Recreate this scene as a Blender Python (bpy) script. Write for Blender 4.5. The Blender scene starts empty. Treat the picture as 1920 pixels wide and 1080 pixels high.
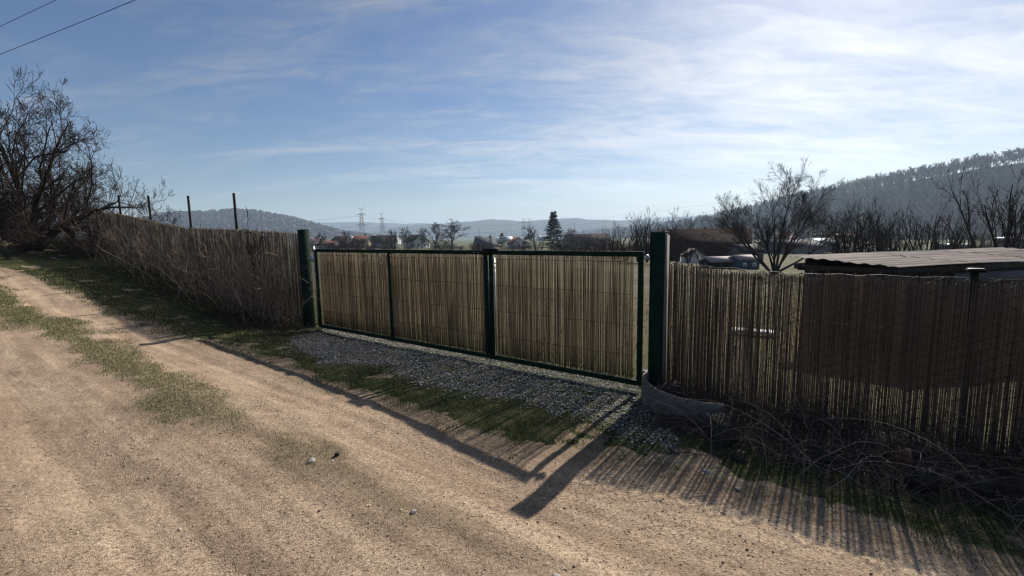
import bpy, math
import numpy as np

SC = bpy.context.scene
COL = SC.collection

# ------------------------------------------------------------------ camera
FPX, PITCH, ROLL = 850.0, math.radians(6.7), math.radians(1.0)
cF = np.array([0, math.cos(PITCH), -math.sin(PITCH)])
_u0 = np.array([0, math.sin(PITCH), math.cos(PITCH)]); _r0 = np.array([1.0, 0, 0])
cR = _r0 * math.cos(ROLL) - _u0 * math.sin(ROLL)
cU = _u0 * math.cos(ROLL) + _r0 * math.sin(ROLL)
from mathutils import Matrix, Vector
cam = bpy.data.cameras.new('camera'); cam.lens = 36 * FPX / 1920; cam.sensor_width = 36
cam.clip_start = 0.05; cam.clip_end = 30000
cam_ob = bpy.data.objects.new('camera', cam); COL.objects.link(cam_ob)
cam_ob.matrix_world = Matrix([[cR[i], cU[i], -cF[i], 0] for i in range(3)] + [[0, 0, 0, 1]])
SC.camera = cam_ob

# ------------------------------------------------------------------ sky, sun, exposure
AZ, EL = math.radians(35.0), math.radians(32.9)
SUND = np.array([math.sin(AZ) * math.cos(EL), math.cos(AZ) * math.cos(EL), math.sin(EL)])
wd = bpy.data.worlds.new('World'); SC.world = wd; wd.use_nodes = True
nt = wd.node_tree; nt.nodes.clear()
def N_(t, **k):
    n = nt.nodes.new(t)
    for a, v in k.items(): setattr(n, a, v)
    return n
def mth(op, a, b=None, clamp=False):
    n = nt.nodes.new('ShaderNodeMath'); n.operation = op; n.use_clamp = clamp
    for i, v in enumerate((a, b)):
        if v is None: continue
        if isinstance(v, (int, float)): n.inputs[i].default_value = v
        else: nt.links.new(v, n.inputs[i])
    return n.outputs[0]
sky = N_('ShaderNodeTexSky', sky_type='NISHITA', sun_disc=False, sun_elevation=EL, sun_rotation=AZ,
         altitude=300, air_density=1.0, dust_density=0.6, ozone_density=3.0)
tc = N_('ShaderNodeTexCoord'); sep = N_('ShaderNodeSeparateXYZ'); nt.links.new(tc.outputs['Generated'], sep.inputs[0])
zc = mth('ADD', mth('MAXIMUM', sep.outputs[2], 0.0), 0.20)
cmb = N_('ShaderNodeCombineXYZ')
nt.links.new(mth('DIVIDE', sep.outputs[0], zc), cmb.inputs[0]); nt.links.new(mth('DIVIDE', sep.outputs[1], zc), cmb.inputs[1])
def noise(scale, detail, rough, dist, rot, sc, loc=(0, 0, 0)):
    m = N_('ShaderNodeMapping'); m.inputs['Rotation'].default_value = (0, 0, rot); m.inputs['Scale'].default_value = sc
    m.inputs['Location'].default_value = loc
    nt.links.new(cmb.outputs[0], m.inputs[0])
    n = N_('ShaderNodeTexNoise'); n.inputs['Scale'].default_value = scale; n.inputs['Detail'].default_value = detail
    n.inputs['Roughness'].default_value = rough; n.inputs['Distortion'].default_value = dist
    nt.links.new(m.outputs[0], n.inputs['Vector']); return n.outputs['Fac']
def ramp(v, a, b):
    n = N_('ShaderNodeMapRange'); n.interpolation_type = 'SMOOTHSTEP'
    n.inputs[1].default_value = a; n.inputs[2].default_value = b; nt.links.new(v, n.inputs[0]); return n.outputs[0]
streak = noise(1.15, 8, 0.56, 1.0, math.radians(-40), (0.55, 2.2, 1), (1.3, 0.4, 0))
fine = noise(3.6, 9, 0.60, 1.5, math.radians(15), (0.8, 1.9, 1), (4.1, 2.2, 0))
cover = noise(0.23, 2, 0.5, 0.0, 0, (1, 1, 1), (0.6, 2.6, 0))
side = ramp(mth('DIVIDE', sep.outputs[0], zc), -1.2, 1.8)           # the cirrus sheet thickens towards the sun's side
dens = mth('ADD', mth('MULTIPLY', mth('ADD', mth('MULTIPLY', mth('SUBTRACT', streak, .5), 1.25), .5), 0.62), mth('MULTIPLY', mth('ADD', mth('MULTIPLY', mth('SUBTRACT', fine, .5), 1.3), .5), 0.38))
thr = mth('ADD', mth('ADD', dens, mth('MULTIPLY', cover, 0.25)), mth('MULTIPLY', side, 0.26))
mask = mth('MULTIPLY', mth('MULTIPLY', ramp(thr, 0.53, 1.16), 0.92, True), ramp(sep.outputs[2], -0.02, 0.22), True)
hs = N_('ShaderNodeHueSaturation'); hs.inputs['Hue'].default_value = .506; hs.inputs['Saturation'].default_value = 1.18; hs.inputs['Value'].default_value = 1.07; nt.links.new(sky.outputs[0], hs.inputs['Color'])
bw = N_('ShaderNodeRGBToBW'); nt.links.new(hs.outputs[0], bw.inputs[0])
cc = N_('ShaderNodeCombineColor')
clum = mth('MULTIPLY', mth('POWER', bw.outputs[0], 0.72), 3.3)
for i, k in enumerate((1.0, 1.0, 1.02)): nt.links.new(mth('MULTIPLY', clum, k), cc.inputs[i])
mix = N_('ShaderNodeMix', data_type='RGBA'); nt.links.new(mask, mix.inputs[0])
nt.links.new(hs.outputs[0], mix.inputs[6]); nt.links.new(cc.outputs[0], mix.inputs[7])
bg = N_('ShaderNodeBackground'); bg.inputs[1].default_value = 0.05
nt.links.new(mix.outputs[2], bg.inputs[0])
out = N_('ShaderNodeOutputWorld'); nt.links.new(bg.outputs[0], out.inputs[0])

sun = bpy.data.lights.new('sun', 'SUN'); sun.energy = 5.0; sun.angle = math.radians(0.53); sun.color = (1.0, 0.93, 0.84)
sun_ob = bpy.data.objects.new('sun', sun); COL.objects.link(sun_ob)
sun_ob.rotation_euler = Vector(SUND).to_track_quat('Z', 'Y').to_euler(); sun_ob.location = (30, 40, 60)
SC.view_settings.view_transform = 'Standard'; SC.view_settings.look = 'None'
SC.view_settings.gamma = 1; SC.view_settings.use_curve_mapping = False
SC.view_settings.exposure = 0.62
SC.render.engine = 'CYCLES'
SC.cycles.use_denoising = True; SC.cycles.denoiser = 'OPENIMAGEDENOISE'; SC.cycles.denoising_input_passes = 'RGB_ALBEDO_NORMAL'; SC.cycles.denoising_prefilter = 'ACCURATE'; SC.cycles.use_adaptive_sampling = False; SC.cycles.sample_clamp_indirect = 3.0; SC.cycles.filter_width = 1.3
SC.cycles.max_bounces = 6; SC.cycles.volume_bounces = 0; SC.cycles.transparent_max_bounces = 8

# ------------------------------------------------------------------ helpers
rng = np.random.default_rng(7)
def ray(px, py): return (px - 960) / FPX * cR - (py - 540) / FPX * cU + cF
def at(px, py, Y):
    d = ray(px, py); return d * Y / d[1]
def nrm(v): return v / (np.linalg.norm(v, axis=-1, keepdims=True) + 1e-12)

def _hash(i, j, k):
    h = (i * 374761393 + j * 668265263 + k * 2147483647) & 0x7fffffff
    h = ((h ^ (h >> 13)) * 1274126177) & 0x7fffffff
    return ((h ^ (h >> 16)) & 0xffff) / 65535.0
def vnoise(x, y, seed=0):
    x = np.asarray(x, float); y = np.asarray(y, float)
    i = np.floor(x).astype(np.int64); j = np.floor(y).astype(np.int64); fx = x - i; fy = y - j
    fx = fx * fx * (3 - 2 * fx); fy = fy * fy * (3 - 2 * fy)
    a = _hash(i, j, seed); b = _hash(i + 1, j, seed); c = _hash(i, j + 1, seed); d = _hash(i + 1, j + 1, seed)
    return (a * (1 - fx) + b * fx) * (1 - fy) + (c * (1 - fx) + d * fx) * fy
def fbm(x, y, o=4, seed=0):
    s = 0; a = 0.5
    for k in range(o):
        s = s + a * (vnoise(x, y, seed + k) - 0.5); x = x * 2.03; y = y * 2.03; a *= 0.5
    return s * 2

def mk(name, V, Fs, mat, parent=None, smooth=False, rnd=None, org=None):
    """one mesh object from numpy arrays; V in world coordinates"""
    V = np.asarray(V, float).reshape(-1, 3)
    if isinstance(Fs, np.ndarray): Fs = [Fs]
    Fs = [np.asarray(f, np.int64) for f in Fs if len(f)]
    if parent is not None: o = np.array(parent_org(parent))
    elif org is not None: o = np.array(org, float)
    else: o = np.array([V[:, 0].mean(), V[:, 1].mean(), V[:, 2].min()])
    me = bpy.data.meshes.new(name)
    me.vertices.add(len(V)); me.vertices.foreach_set('co', (V - o).astype(np.float32).ravel())
    loops = np.concatenate([f.ravel() for f in Fs]); tot = np.concatenate([np.full(len(f), f.shape[1]) for f in Fs])
    me.loops.add(len(loops)); me.loops.foreach_set('vertex_index', loops.astype(np.int32))
    me.polygons.add(len(tot))
    st = np.concatenate([[0], np.cumsum(tot)[:-1]])
    me.polygons.foreach_set('loop_start', st.astype(np.int32)); me.polygons.foreach_set('loop_total', tot.astype(np.int32))
    if smooth: me.polygons.foreach_set('use_smooth', np.ones(len(tot), bool))
    me.update(calc_edges=True); me.validate()
    if rnd is not None:
        a = me.attributes.new('rnd', 'FLOAT', 'FACE'); a.data.foreach_set('value', np.asarray(rnd, np.float32))
    me.materials.append(mat)
    ob = bpy.data.objects.new(name, me); COL.objects.link(ob)
    if parent is not None: ob.parent = parent
    else: ob.location = o
    return ob
ORG = {}
def parent_org(p):
    o = np.array(p.location); q = p.parent
    while q is not None: o = o + np.array(q.location); q = q.parent
    return o
def empty(name, loc):
    o = bpy.data.objects.new(name, None); o.location = tuple(float(v) for v in loc); o.empty_display_size = 0.2; COL.objects.link(o); return o
def tag(o, label, cat, group=None, kind=None):
    o['label'] = label; o['category'] = cat
    if group: o['group'] = group
    if kind: o['kind'] = kind
    return o
def struct(o): o['kind'] = 'structure'; return o
def stuff(o): o['kind'] = 'stuff'; return o
def copy_tree(o, loc=None, rotz=0.0, sc=1.0, parent=None):
    c = o.copy(); COL.objects.link(c); c.parent = parent
    if loc is not None: c.location = tuple(float(v) for v in loc); c.rotation_euler = (0, 0, rotz); c.scale = (sc,) * 3 if np.isscalar(sc) else sc
    for ch in o.children: copy_tree(ch, parent=c)
    return c

class MB:
    """collects boxes / prisms into one mesh"""
    def __init__(s): s.V = []; s.F = []; s.n = 0; s.R = []
    def add(s, V, Fs, r=None):
        V = np.asarray(V, float)
        if isinstance(Fs, np.ndarray): Fs = [Fs]
        for f in Fs:
            s.F.append(np.asarray(f) + s.n)
            s.R.append(np.full(len(f), rng.random() if r is None else r))
        s.V.append(V); s.n += len(V); return s
    def box(s, c, ax, ay, az, hx, hy, hz, r=None, bev=0.0):
        c = np.asarray(c, float); ax, ay, az = (np.asarray(a, float) for a in (ax, ay, az))
        if bev <= 0:
            V = [c + sx * hx * ax + sy * hy * ay + sz * hz * az for sx in (-1, 1) for sy in (-1, 1) for sz in (-1, 1)]
            F = np.array([[0, 1, 3, 2], [4, 6, 7, 5], [0, 4, 5, 1], [2, 3, 7, 6], [0, 2, 6, 4], [1, 5, 7, 3]])
            return s.add(V, F, r)
        b = bev; ring = [(hx, hy - b), (hx - b, hy), (-hx + b, hy), (-hx, hy - b), (-hx, -hy + b), (-hx + b, -hy), (hx - b, -hy), (hx, -hy + b)]
        V = []
        for z, k in ((-hz, 1.0), (-hz + b, 0), (hz - b, 0), (hz, 1.0)):
            for x, y in ring:
                xx = x - np.sign(x) * b * k; yy = y - np.sign(y) * b * k
                V.append(c + xx * ax + yy * ay + z * az)
        F = []
        for l in range(3):
            for i in range(8): j = (i + 1) % 8; F.append([l * 8 + i, l * 8 + j, l * 8 + 8 + j, l * 8 + 8 + i])
        return s.add(V, [np.array(F), np.array([list(range(7, -1, -1)), list(range(24, 32))])], r)
    def build(s, name, mat, parent=None, smooth=False, org=None):
        by = {}
        rr = {}
        for f, r in zip(s.F, s.R):
            by.setdefault(f.shape[1], []).append(f); rr.setdefault(f.shape[1], []).append(r)
        Fs = [np.concatenate(v) for v in by.values()]; R = np.concatenate([np.concatenate(v) for v in rr.values()])
        return mk(name, np.concatenate(s.V), Fs, mat, parent, smooth, R, org)

def tubes(P, R, k=3, cap=False):
    B, N, _ = P.shape
    T = nrm(np.gradient(P, axis=1)); ref = np.eye(3)[np.abs(T).max(1).argmin(1)][:, None]
    ref = np.broadcast_to(ref, T.shape); U = nrm(np.cross(T, ref)); W = np.cross(T, U)
    a = np.arange(k) * 2 * math.pi / k
    V = P[:, :, None] + R[:, :, None, None] * (np.cos(a)[None, None, :, None] * U[:, :, None] + np.sin(a)[None, None, :, None] * W[:, :, None])
    b = np.arange(B)[:, None, None] * N * k; i = np.arange(N - 1)[None, :, None] * k; j = np.arange(k)[None, None, :]; j2 = (j + 1) % k
    F = np.stack([b + i + j, b + i + j2, b + i + k + j2, b + i + k + j], -1).reshape(-1, 4)
    rnd = np.repeat(rng.random(B), (N - 1) * k)
    Fs = [F]
    if cap:
        c = (np.arange(B)[:, None] * N * k) + np.arange(k)[None, ::-1]; c2 = (np.arange(B)[:, None] * N * k) + (N - 1) * k + np.arange(k)[None]
        Fs.append(np.concatenate([c, c2])); rnd = np.concatenate([rnd, np.zeros(2 * B)])
    return V.reshape(-1, 3), Fs, rnd
def join(parts):
    V = []; F = {}; R = {}; n = 0
    for v, fs, r in parts:
        k = 0
        for f in fs:
            F.setdefault(f.shape[1], []).append(f + n); R.setdefault(f.shape[1], []).append(r[k:k + len(f)]); k += len(f)
        V.append(v); n += len(v)
    return np.concatenate(V), [np.concatenate(x) for x in F.values()], np.concatenate([np.concatenate(x) for x in R.values()])
def mkj(name, parts, mat, parent=None, smooth=False, org=None):
    V, F, R = join(parts); return mk(name, V, F, mat, parent, smooth, R, org)

def grow(p0, d0, L, r0, r1, N, wander, up=0.0, r=None):
    g = r or rng; B = len(p0); P = np.zeros((B, N, 3)); P[:, 0] = p0; d = nrm(np.array(d0, float)); L = np.broadcast_to(L, (B,)); up = np.broadcast_to(up, (B,))
    for i in range(1, N):
        d = d + g.normal(0, wander, (B, 3)); d[:, 2] += up; d = nrm(d); P[:, i] = P[:, i - 1] + d * (L / (N - 1))[:, None]
    t = np.linspace(0, 1, N)[None]; r0 = np.broadcast_to(r0, (B,))[:, None]; r1 = np.broadcast_to(r1, (B,))[:, None]
    return P, r0 * (1 - t) + r1 * t
def spawn(P, R, L, n, t0, t1, a0, a1, q0, q1, rr, r=None, flat=0.0, biasup=0.0):
    g = r or rng; B, N, _ = P.shape; L = np.broadcast_to(L, (B,))
    idx = np.repeat(np.arange(B), n); t = g.uniform(t0, t1, B * n) * (N - 1); i = np.clip(t.astype(int), 0, N - 2); f = (t - i)[:, None]
    p = P[idx, i] * (1 - f) + P[idx, i + 1] * f; T = nrm(P[idx, i + 1] - P[idx, i])
    q = g.normal(0, 1, (B * n, 3)); q[:, 2] *= (1 - flat); q[:, 2] += biasup; q = nrm(q - (q * T).sum(1, keepdims=True) * T)
    a = g.uniform(a0, a1, B * n)[:, None]; d = np.cos(a) * T + np.sin(a) * q
    Lc = L[idx] * g.uniform(q0, q1, B * n) * (1 - 0.35 * t / (N - 1)); rc = (R[idx, i] * (1 - f[:, 0]) + R[idx, i + 1] * f[:, 0]) * rr
    return p, d, Lc, rc

# ------------------------------------------------------------------ materials
def mat(name, ramp_cols, attr=True, scale=6.0, detail=5, rough=0.85, bump=0.0, bscale=40.0, spec=0.25, mixn=0.5, metal=0.0, trans=0.0, stretch=(1, 1, 1), coord='Object'):
    m = bpy.data.materials.new(name); m.use_nodes = True; t = m.node_tree; b = t.nodes['Principled BSDF']
    tcn = t.nodes.new('ShaderNodeTexCoord'); mp = t.nodes.new('ShaderNodeMapping'); mp.inputs['Scale'].default_value = stretch
    
    if coord == 'Sheet':
        m0 = t.nodes.new('ShaderNodeMapping'); m0.inputs['Rotation'].default_value = (0, 0, -math.atan2(.266, .964)); t.links.new(tcn.outputs['Object'], m0.inputs[0])
        mp.inputs['Scale'].default_value = (.45, 3.2, 1); t.links.new(m0.outputs[0], mp.inputs[0])
    else: t.links.new(tcn.outputs[coord], mp.inputs[0])
    n = t.nodes.new('ShaderNodeTexNoise'); n.inputs['Scale'].default_value = scale; n.inputs['Detail'].default_value = detail; n.inputs['Roughness'].default_value = 0.62
    t.links.new(mp.outputs[0], n.inputs['Vector'])
    rp = t.nodes.new('ShaderNodeValToRGB'); els = rp.color_ramp.elements
    k = len(ramp_cols)
    while len(els) < k: els.new(0.5)
    for i, c in enumerate(ramp_cols): els[i].position = 0.22 + 0.56 * i / max(k - 1, 1); els[i].color = (*c, 1)
    if attr:
        a = t.nodes.new('ShaderNodeAttribute'); a.attribute_name = 'rnd'
        mx = t.nodes.new('ShaderNodeMix'); mx.inputs[0].default_value = mixn
        t.links.new(n.outputs['Fac'], mx.inputs[2]); t.links.new(a.outputs['Fac'], mx.inputs[3]); t.links.new(mx.outputs[0], rp.inputs[0])
    else: t.links.new(n.outputs['Fac'], rp.inputs[0])
    t.links.new(rp.outputs[0], b.inputs['Base Color']); b.inputs['Roughness'].default_value = rough
    b.inputs['Specular IOR Level'].default_value = spec; b.inputs['Metallic'].default_value = metal
    if bump > 0:
        n2 = t.nodes.new('ShaderNodeTexNoise'); n2.inputs['Scale'].default_value = bscale; n2.inputs['Detail'].default_value = 6
        t.links.new(mp.outputs[0], n2.inputs['Vector'])
        bp = t.nodes.new('ShaderNodeBump'); bp.inputs['Strength'].default_value = bump; bp.inputs['Distance'].default_value = 0.02
        t.links.new(n2.outputs['Fac'], bp.inputs['Height']); t.links.new(bp.outputs[0], b.inputs['Normal'])
    if trans > 0:
        tr = t.nodes.new('ShaderNodeBsdfTranslucent'); ms = t.nodes.new('ShaderNodeMixShader'); ms.inputs[0].default_value = trans
        t.links.new(rp.outputs[0], tr.inputs[0]); t.links.new(b.outputs[0], ms.inputs[1]); t.links.new(tr.outputs[0], ms.inputs[2])
        t.links.new(ms.outputs[0], t.nodes['Material Output'].inputs[0])
    return m
M = {}
M['bark'] = mat('bark', spec=0.1, ramp_cols= [(0.018, 0.014, 0.012), (0.045, 0.036, 0.03), (0.075, 0.062, 0.05)], scale=8, bump=0.5, stretch=(1, 1, .3))
M['twig'] = mat('twig', spec=0.1, ramp_cols= [(0.014, 0.011, 0.010), (0.03, 0.023, 0.020), (0.055, 0.041, 0.034)], scale=3, mixn=0.7)
M['twig_red'] = mat('twig_red', spec=0.1, ramp_cols= [(0.038, 0.025, 0.024), (0.07, 0.046, 0.042), (0.11, 0.078, 0.068)], scale=2, mixn=0.7)
M['weed'] = mat('dry_weed', [(0.09, 0.06, 0.047), (0.23, 0.165, 0.125), (0.42, 0.335, 0.255)], scale=2, mixn=0.75, trans=0.15)
M['bramble'] = mat('bramble', [(0.07, 0.05, 0.04), (0.15, 0.115, 0.09), (0.27, 0.22, 0.18)], scale=3, mixn=0.7)
M['reed'] = mat('reed', [(0.15, 0.107, 0.066), (0.24, 0.174, 0.107), (0.35, 0.265, 0.17)], scale=5, mixn=0.45, rough=0.6, trans=0.24, stretch=(1, 1, .3))
M['reed_old'] = mat('old_reed', [(0.08, 0.054, 0.038), (0.145, 0.10, 0.071), (0.22, 0.162, 0.117)], scale=5, mixn=0.45, rough=0.7, spec=.1, trans=0.06, stretch=(1, 1, .3))
M['reed_grey'] = mat('grey_reed', [(0.10, 0.083, 0.064), (0.18, 0.148, 0.115), (0.28, 0.235, 0.182)], scale=5, mixn=0.5, rough=0.7, spec=.1, trans=0.2, stretch=(1, 1, .3))
M['green_metal'] = mat('green_paint', [(0.0035, 0.014, 0.009), (0.0055, 0.021, 0.013), (0.009, 0.029, 0.018)], attr=False, scale=9, rough=0.75, spec=0.10, bump=0.04)
M['black_metal'] = mat('black_metal', [(0.004, 0.004, 0.0045), (0.009, 0.009, 0.010)], attr=False, rough=0.6, spec=0.15)
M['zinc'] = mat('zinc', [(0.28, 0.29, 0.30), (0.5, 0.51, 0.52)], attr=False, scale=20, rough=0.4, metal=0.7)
M['wire'] = mat('wire', [(0.03, 0.03, 0.03), (0.09, 0.085, 0.08)], attr=False, scale=30, rough=0.5, metal=0.4)
M['concrete'] = mat('concrete', [(0.085, 0.074, 0.06), (0.165, 0.148, 0.122), (0.26, 0.236, 0.2)], attr=False, scale=7, detail=8, bump=0.5, bscale=60)
M['stone'] = mat('stone', [(0.03, 0.026, 0.021), (0.075, 0.066, 0.053), (0.15, 0.132, 0.108)], scale=14, detail=8, bump=1.0, bscale=45)
M['gravel'] = mat('gravel', [(0.165, 0.153, 0.144), (0.335, 0.312, 0.295), (0.56, 0.53, 0.50)], scale=30, mixn=0.75)
M['pebble'] = mat('pebble', [(0.20, 0.15, 0.108), (0.36, 0.275, 0.195), (0.54, 0.44, 0.33)], scale=30, mixn=0.8)
M['brick'] = mat('brick', [(0.06, 0.028, 0.022), (0.11, 0.048, 0.036)], scale=12, bump=0.4)
M['grass'] = mat('grass', [(0.030, 0.044, 0.014), (0.070, 0.092, 0.030), (0.22, 0.19, 0.095)], scale=1.6, mixn=0.6, trans=0.25, rough=0.7)
M['drygrass'] = mat('dry_grass', [(0.09, 0.115, 0.035), (0.20, 0.205, 0.08), (0.38, 0.325, 0.19)], scale=1.6, mixn=0.7, trans=0.25, rough=0.7)
M['meadow'] = mat('meadow_grass', [(0.03, 0.032, 0.013), (0.07, 0.064, 0.027), (0.125, 0.10, 0.05)], scale=1.2, mixn=0.6, trans=0.2)
M['needle'] = mat('needles', spec=0.05, rough=1.0, ramp_cols= [(0.008, 0.017, 0.009), (0.02, 0.036, 0.018), (0.035, 0.055, 0.026)], scale=2, mixn=0.7)
M['wood_dark'] = mat('dark_wood', [(0.03, 0.025, 0.021), (0.06, 0.05, 0.042), (0.095, 0.08, 0.068)], scale=5, stretch=(3, 3, .3), bump=0.4)
M['wood_grey'] = mat('grey_wood', [(0.10, 0.09, 0.08), (0.2, 0.18, 0.16)], scale=5, stretch=(3, 3, .3), bump=0.3)
M['sheet'] = mat('roof_sheet', [(0.05, 0.038, 0.033), (0.125, 0.10, 0.09), (0.24, 0.195, 0.175)], scale=3.0, detail=8, mixn=0.25, rough=0.8, spec=.12, bump=0.35, stretch=(1, 1, 1), coord='Sheet')
M['sheet_pale'] = mat('pale_sheet', [(0.3, 0.24, 0.225), (0.46, 0.39, 0.37)], attr=False, scale=2)
M['tile_dark'] = mat('dark_tiles', [(0.014, 0.008, 0.008), (0.024, 0.013, 0.012), (0.036, 0.02, 0.018)], attr=False, scale=3, rough=0.9, spec=.05)
M['tile_red'] = mat('red_tiles', [(0.10, 0.035, 0.022), (0.17, 0.06, 0.036), (0.22, 0.09, 0.055)], attr=False, scale=2)
M['tile_grey'] = mat('slate', [(0.035, 0.04, 0.05), (0.06, 0.066, 0.078)], attr=False, scale=2)
M['plaster'] = mat('plaster', [(0.6, 0.58, 0.54), (0.76, 0.74, 0.70)], attr=False, scale=1)
M['plaster_y'] = mat('yellow_plaster', [(0.52, 0.44, 0.27), (0.64, 0.56, 0.36)], attr=False, scale=1)
M['wall_grey'] = mat('grey_wall', [(0.10, 0.105, 0.115), (0.16, 0.165, 0.18)], attr=False, scale=1)
M['wall_blue'] = mat('blue_wall', [(0.06, 0.095, 0.14), (0.11, 0.16, 0.22)], attr=False, scale=3, stretch=(4, 4, .4))
M['roof_white'] = mat('pale_roof', [(0.62, 0.62, 0.64), (0.8, 0.8, 0.82)], attr=False, scale=1, rough=0.35)
M['white'] = mat('white_paint', [(0.68, 0.67, 0.65), (0.82, 0.81, 0.79)], attr=False, scale=4)
M['glass'] = mat('window_glass', [(0.015, 0.018, 0.022), (0.03, 0.034, 0.04)], attr=False, rough=0.08, spec=0.6)
M['lattice'] = mat('lattice_steel', [(0.16, 0.165, 0.17), (0.24, 0.245, 0.25)], attr=False, rough=0.6)
M['stone_pale'] = mat('pale_stone', [(0.30, 0.28, 0.25), (0.45, 0.42, 0.38), (0.58, 0.55, 0.5)], scale=9, bump=.4)
M['crown_far'] = mat('far_wood', spec=0.0, rough=1.0, ramp_cols= [(0.003, 0.004, 0.003), (0.024, 0.023, 0.02), (0.10, 0.09, 0.075)], scale=0.02, mixn=0.8)
M['tyre'] = mat('tyre', [(0.01, 0.01, 0.01), (0.03, 0.03, 0.03)], attr=False)

# ------------------------------------------------------------------ terrain
RG = np.array([1.37, 4.765]); EE = np.array([-.812, .5836]); NN = np.array([-.5836, -.812])
e3 = np.array([*EE, 0.0]); n3 = np.array([*NN, 0.0]); z3 = np.array([0, 0, 1.0])
def smooth_interp(xs, ys):
    g = np.linspace(xs[0], xs[-1], 4000); v = np.interp(g, xs, ys); k = int(1.2 / (g[1] - g[0])) | 1
    if k > 1: v = np.convolve(np.pad(v, k // 2, mode='edge'), np.ones(k) / k, 'valid')
    return lambda x: np.interp(x, g, v)
Zf = smooth_interp([-60, -3, 0, 6.0, 8, 9.5, 11.6, 14, 17.4, 21, 30, 60, 150], [-1.9, -1.75, -1.72, -1.72, -1.58, -1.38, -1.14, -.84, -.56, -.22, .3, .9, 1.2])
Zr = smooth_interp([-60, -3, 0, 2.3, 4, 6.5, 9.5, 11.6, 14, 17.4, 21, 30, 60, 150], [-1.8, -1.67, -1.665, -1.57, -1.54, -1.5, -1.3, -1.12, -.84, -.56, -.22, .3, .9, 1.2])
MD = np.array([0, 10, 28, 50, 100, 250, 600, 1500, 5000, 20000.]); DD = np.array([0, .35, .9, 1.6, 3, 5.5, 9, 14, 18, 18.])
def SN(x, y): return (x - RG[0]) * EE[0] + (y - RG[1]) * EE[1], (x - RG[0]) * NN[0] + (y - RG[1]) * NN[1]
def Wxy(s, n): return RG[0] + EE[0] * np.asarray(s) + NN[0] * np.asarray(n), RG[1] + EE[1] * np.asarray(s) + NN[1] * np.asarray(n)
def Hsn(s, n):
    t = np.clip(n / 2.1, 0, 1); t = t * t * (3 - 2 * t)
    a = Zf(s) * (1 - t) + Zr(s) * t
    m = np.maximum(-n, 0); b = -1.72 + (Zf(s) + 1.72) * np.exp(-m / 22) - np.interp(m, MD, DD)
    return np.where(np.asarray(n) > 0, a, b)
def H(x, y): return Hsn(*SN(np.asarray(x, float), np.asarray(y, float)))
def edge_r(s):     # verge edge of the track on the fence side
    return np.interp(s, [-8, -.5, .1, 2.4, 5, 6.7, 8.5, 12, 16, 30], [1.55, 1.58, 1.9, 2.05, 1.9, 2.06, 2.2, 2.3, 2.85, 3.6]) + 0.10 * fbm(s * 1.1, s * 0 + 3, 3, 5)
def edge_l(s): return np.interp(s, [-8, 0, 3, 8, 16, 30], [5.6, 5.1, 4.45, 4.75, 5.2, 6.2]) + 0.22 * fbm(s * 0.8, s * 0 + 9, 3, 8)
def med(s, n):     # 0..1 how grassy the strip between the wheel tracks is
    c = np.interp(s, [-1, .5, 2, 4, 7, 10, 20, 30], [2.9, 3.0, 3.03, 3.06, 3.08, 3.3, 3.9, 4.6]); w = np.interp(s, [-1, .5, 2, 3.0, 6, 9, 30], [.10, .20, .20, .36, .36, .42, .5])
    return np.clip(1.15 - np.abs(n - c) / w + 1.25 * fbm(s * 1.5, n * 2.4, 4, 11), 0, 1) * np.clip((s + 1.2) / 2.4, 0, 1)
def Hroad(s, n):
    base = Hsn(s, n)
    er = edge_r(s); el = edge_l(s)
    inside = np.minimum(n - er, el - n)
    k = np.clip(inside / 0.3, -1, 1)
    c = np.interp(s, [-1, 7, 10, 20, 30], [2.98, 3.08, 3.3, 3.9, 4.6])
    rut = -0.018 * np.exp(-((n - (c - .62)) / .20) ** 2) - 0.04 * np.exp(-((n - (c + .95)) / .30) ** 2) + 0.018 * np.exp(-((n - c) / .3) ** 2)
    micro = 0.014 * fbm(s * 3.1, n * 5.0, 3, 21) + 0.010 * fbm(s * 11, n * 13, 2, 31)
    return base + 0.012 * k + 0.006 + rut * np.clip(inside / .2, 0, 1) + micro + 0.02 * fbm(s * .9, n * 1.3, 2, 41) * np.clip(inside / .3, 0, 1)
def Hground(s, n):
    near = np.exp(-(np.abs(n) / 14) ** 2)
    z = Hsn(s, n) + near * (0.016 * fbm(s * 2.3, n * 2.3, 4, 51)) + (1 - near) * np.clip(-n / 300, 0, 1) * 1.5 * fbm(s / 160, n / 160, 3, 61)
    inside = np.minimum(n - edge_r(s), edge_l(s) - n)
    return z - 0.10 * np.clip((inside - 0.12) / 0.3, 0, 1) * (s < 32)

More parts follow.
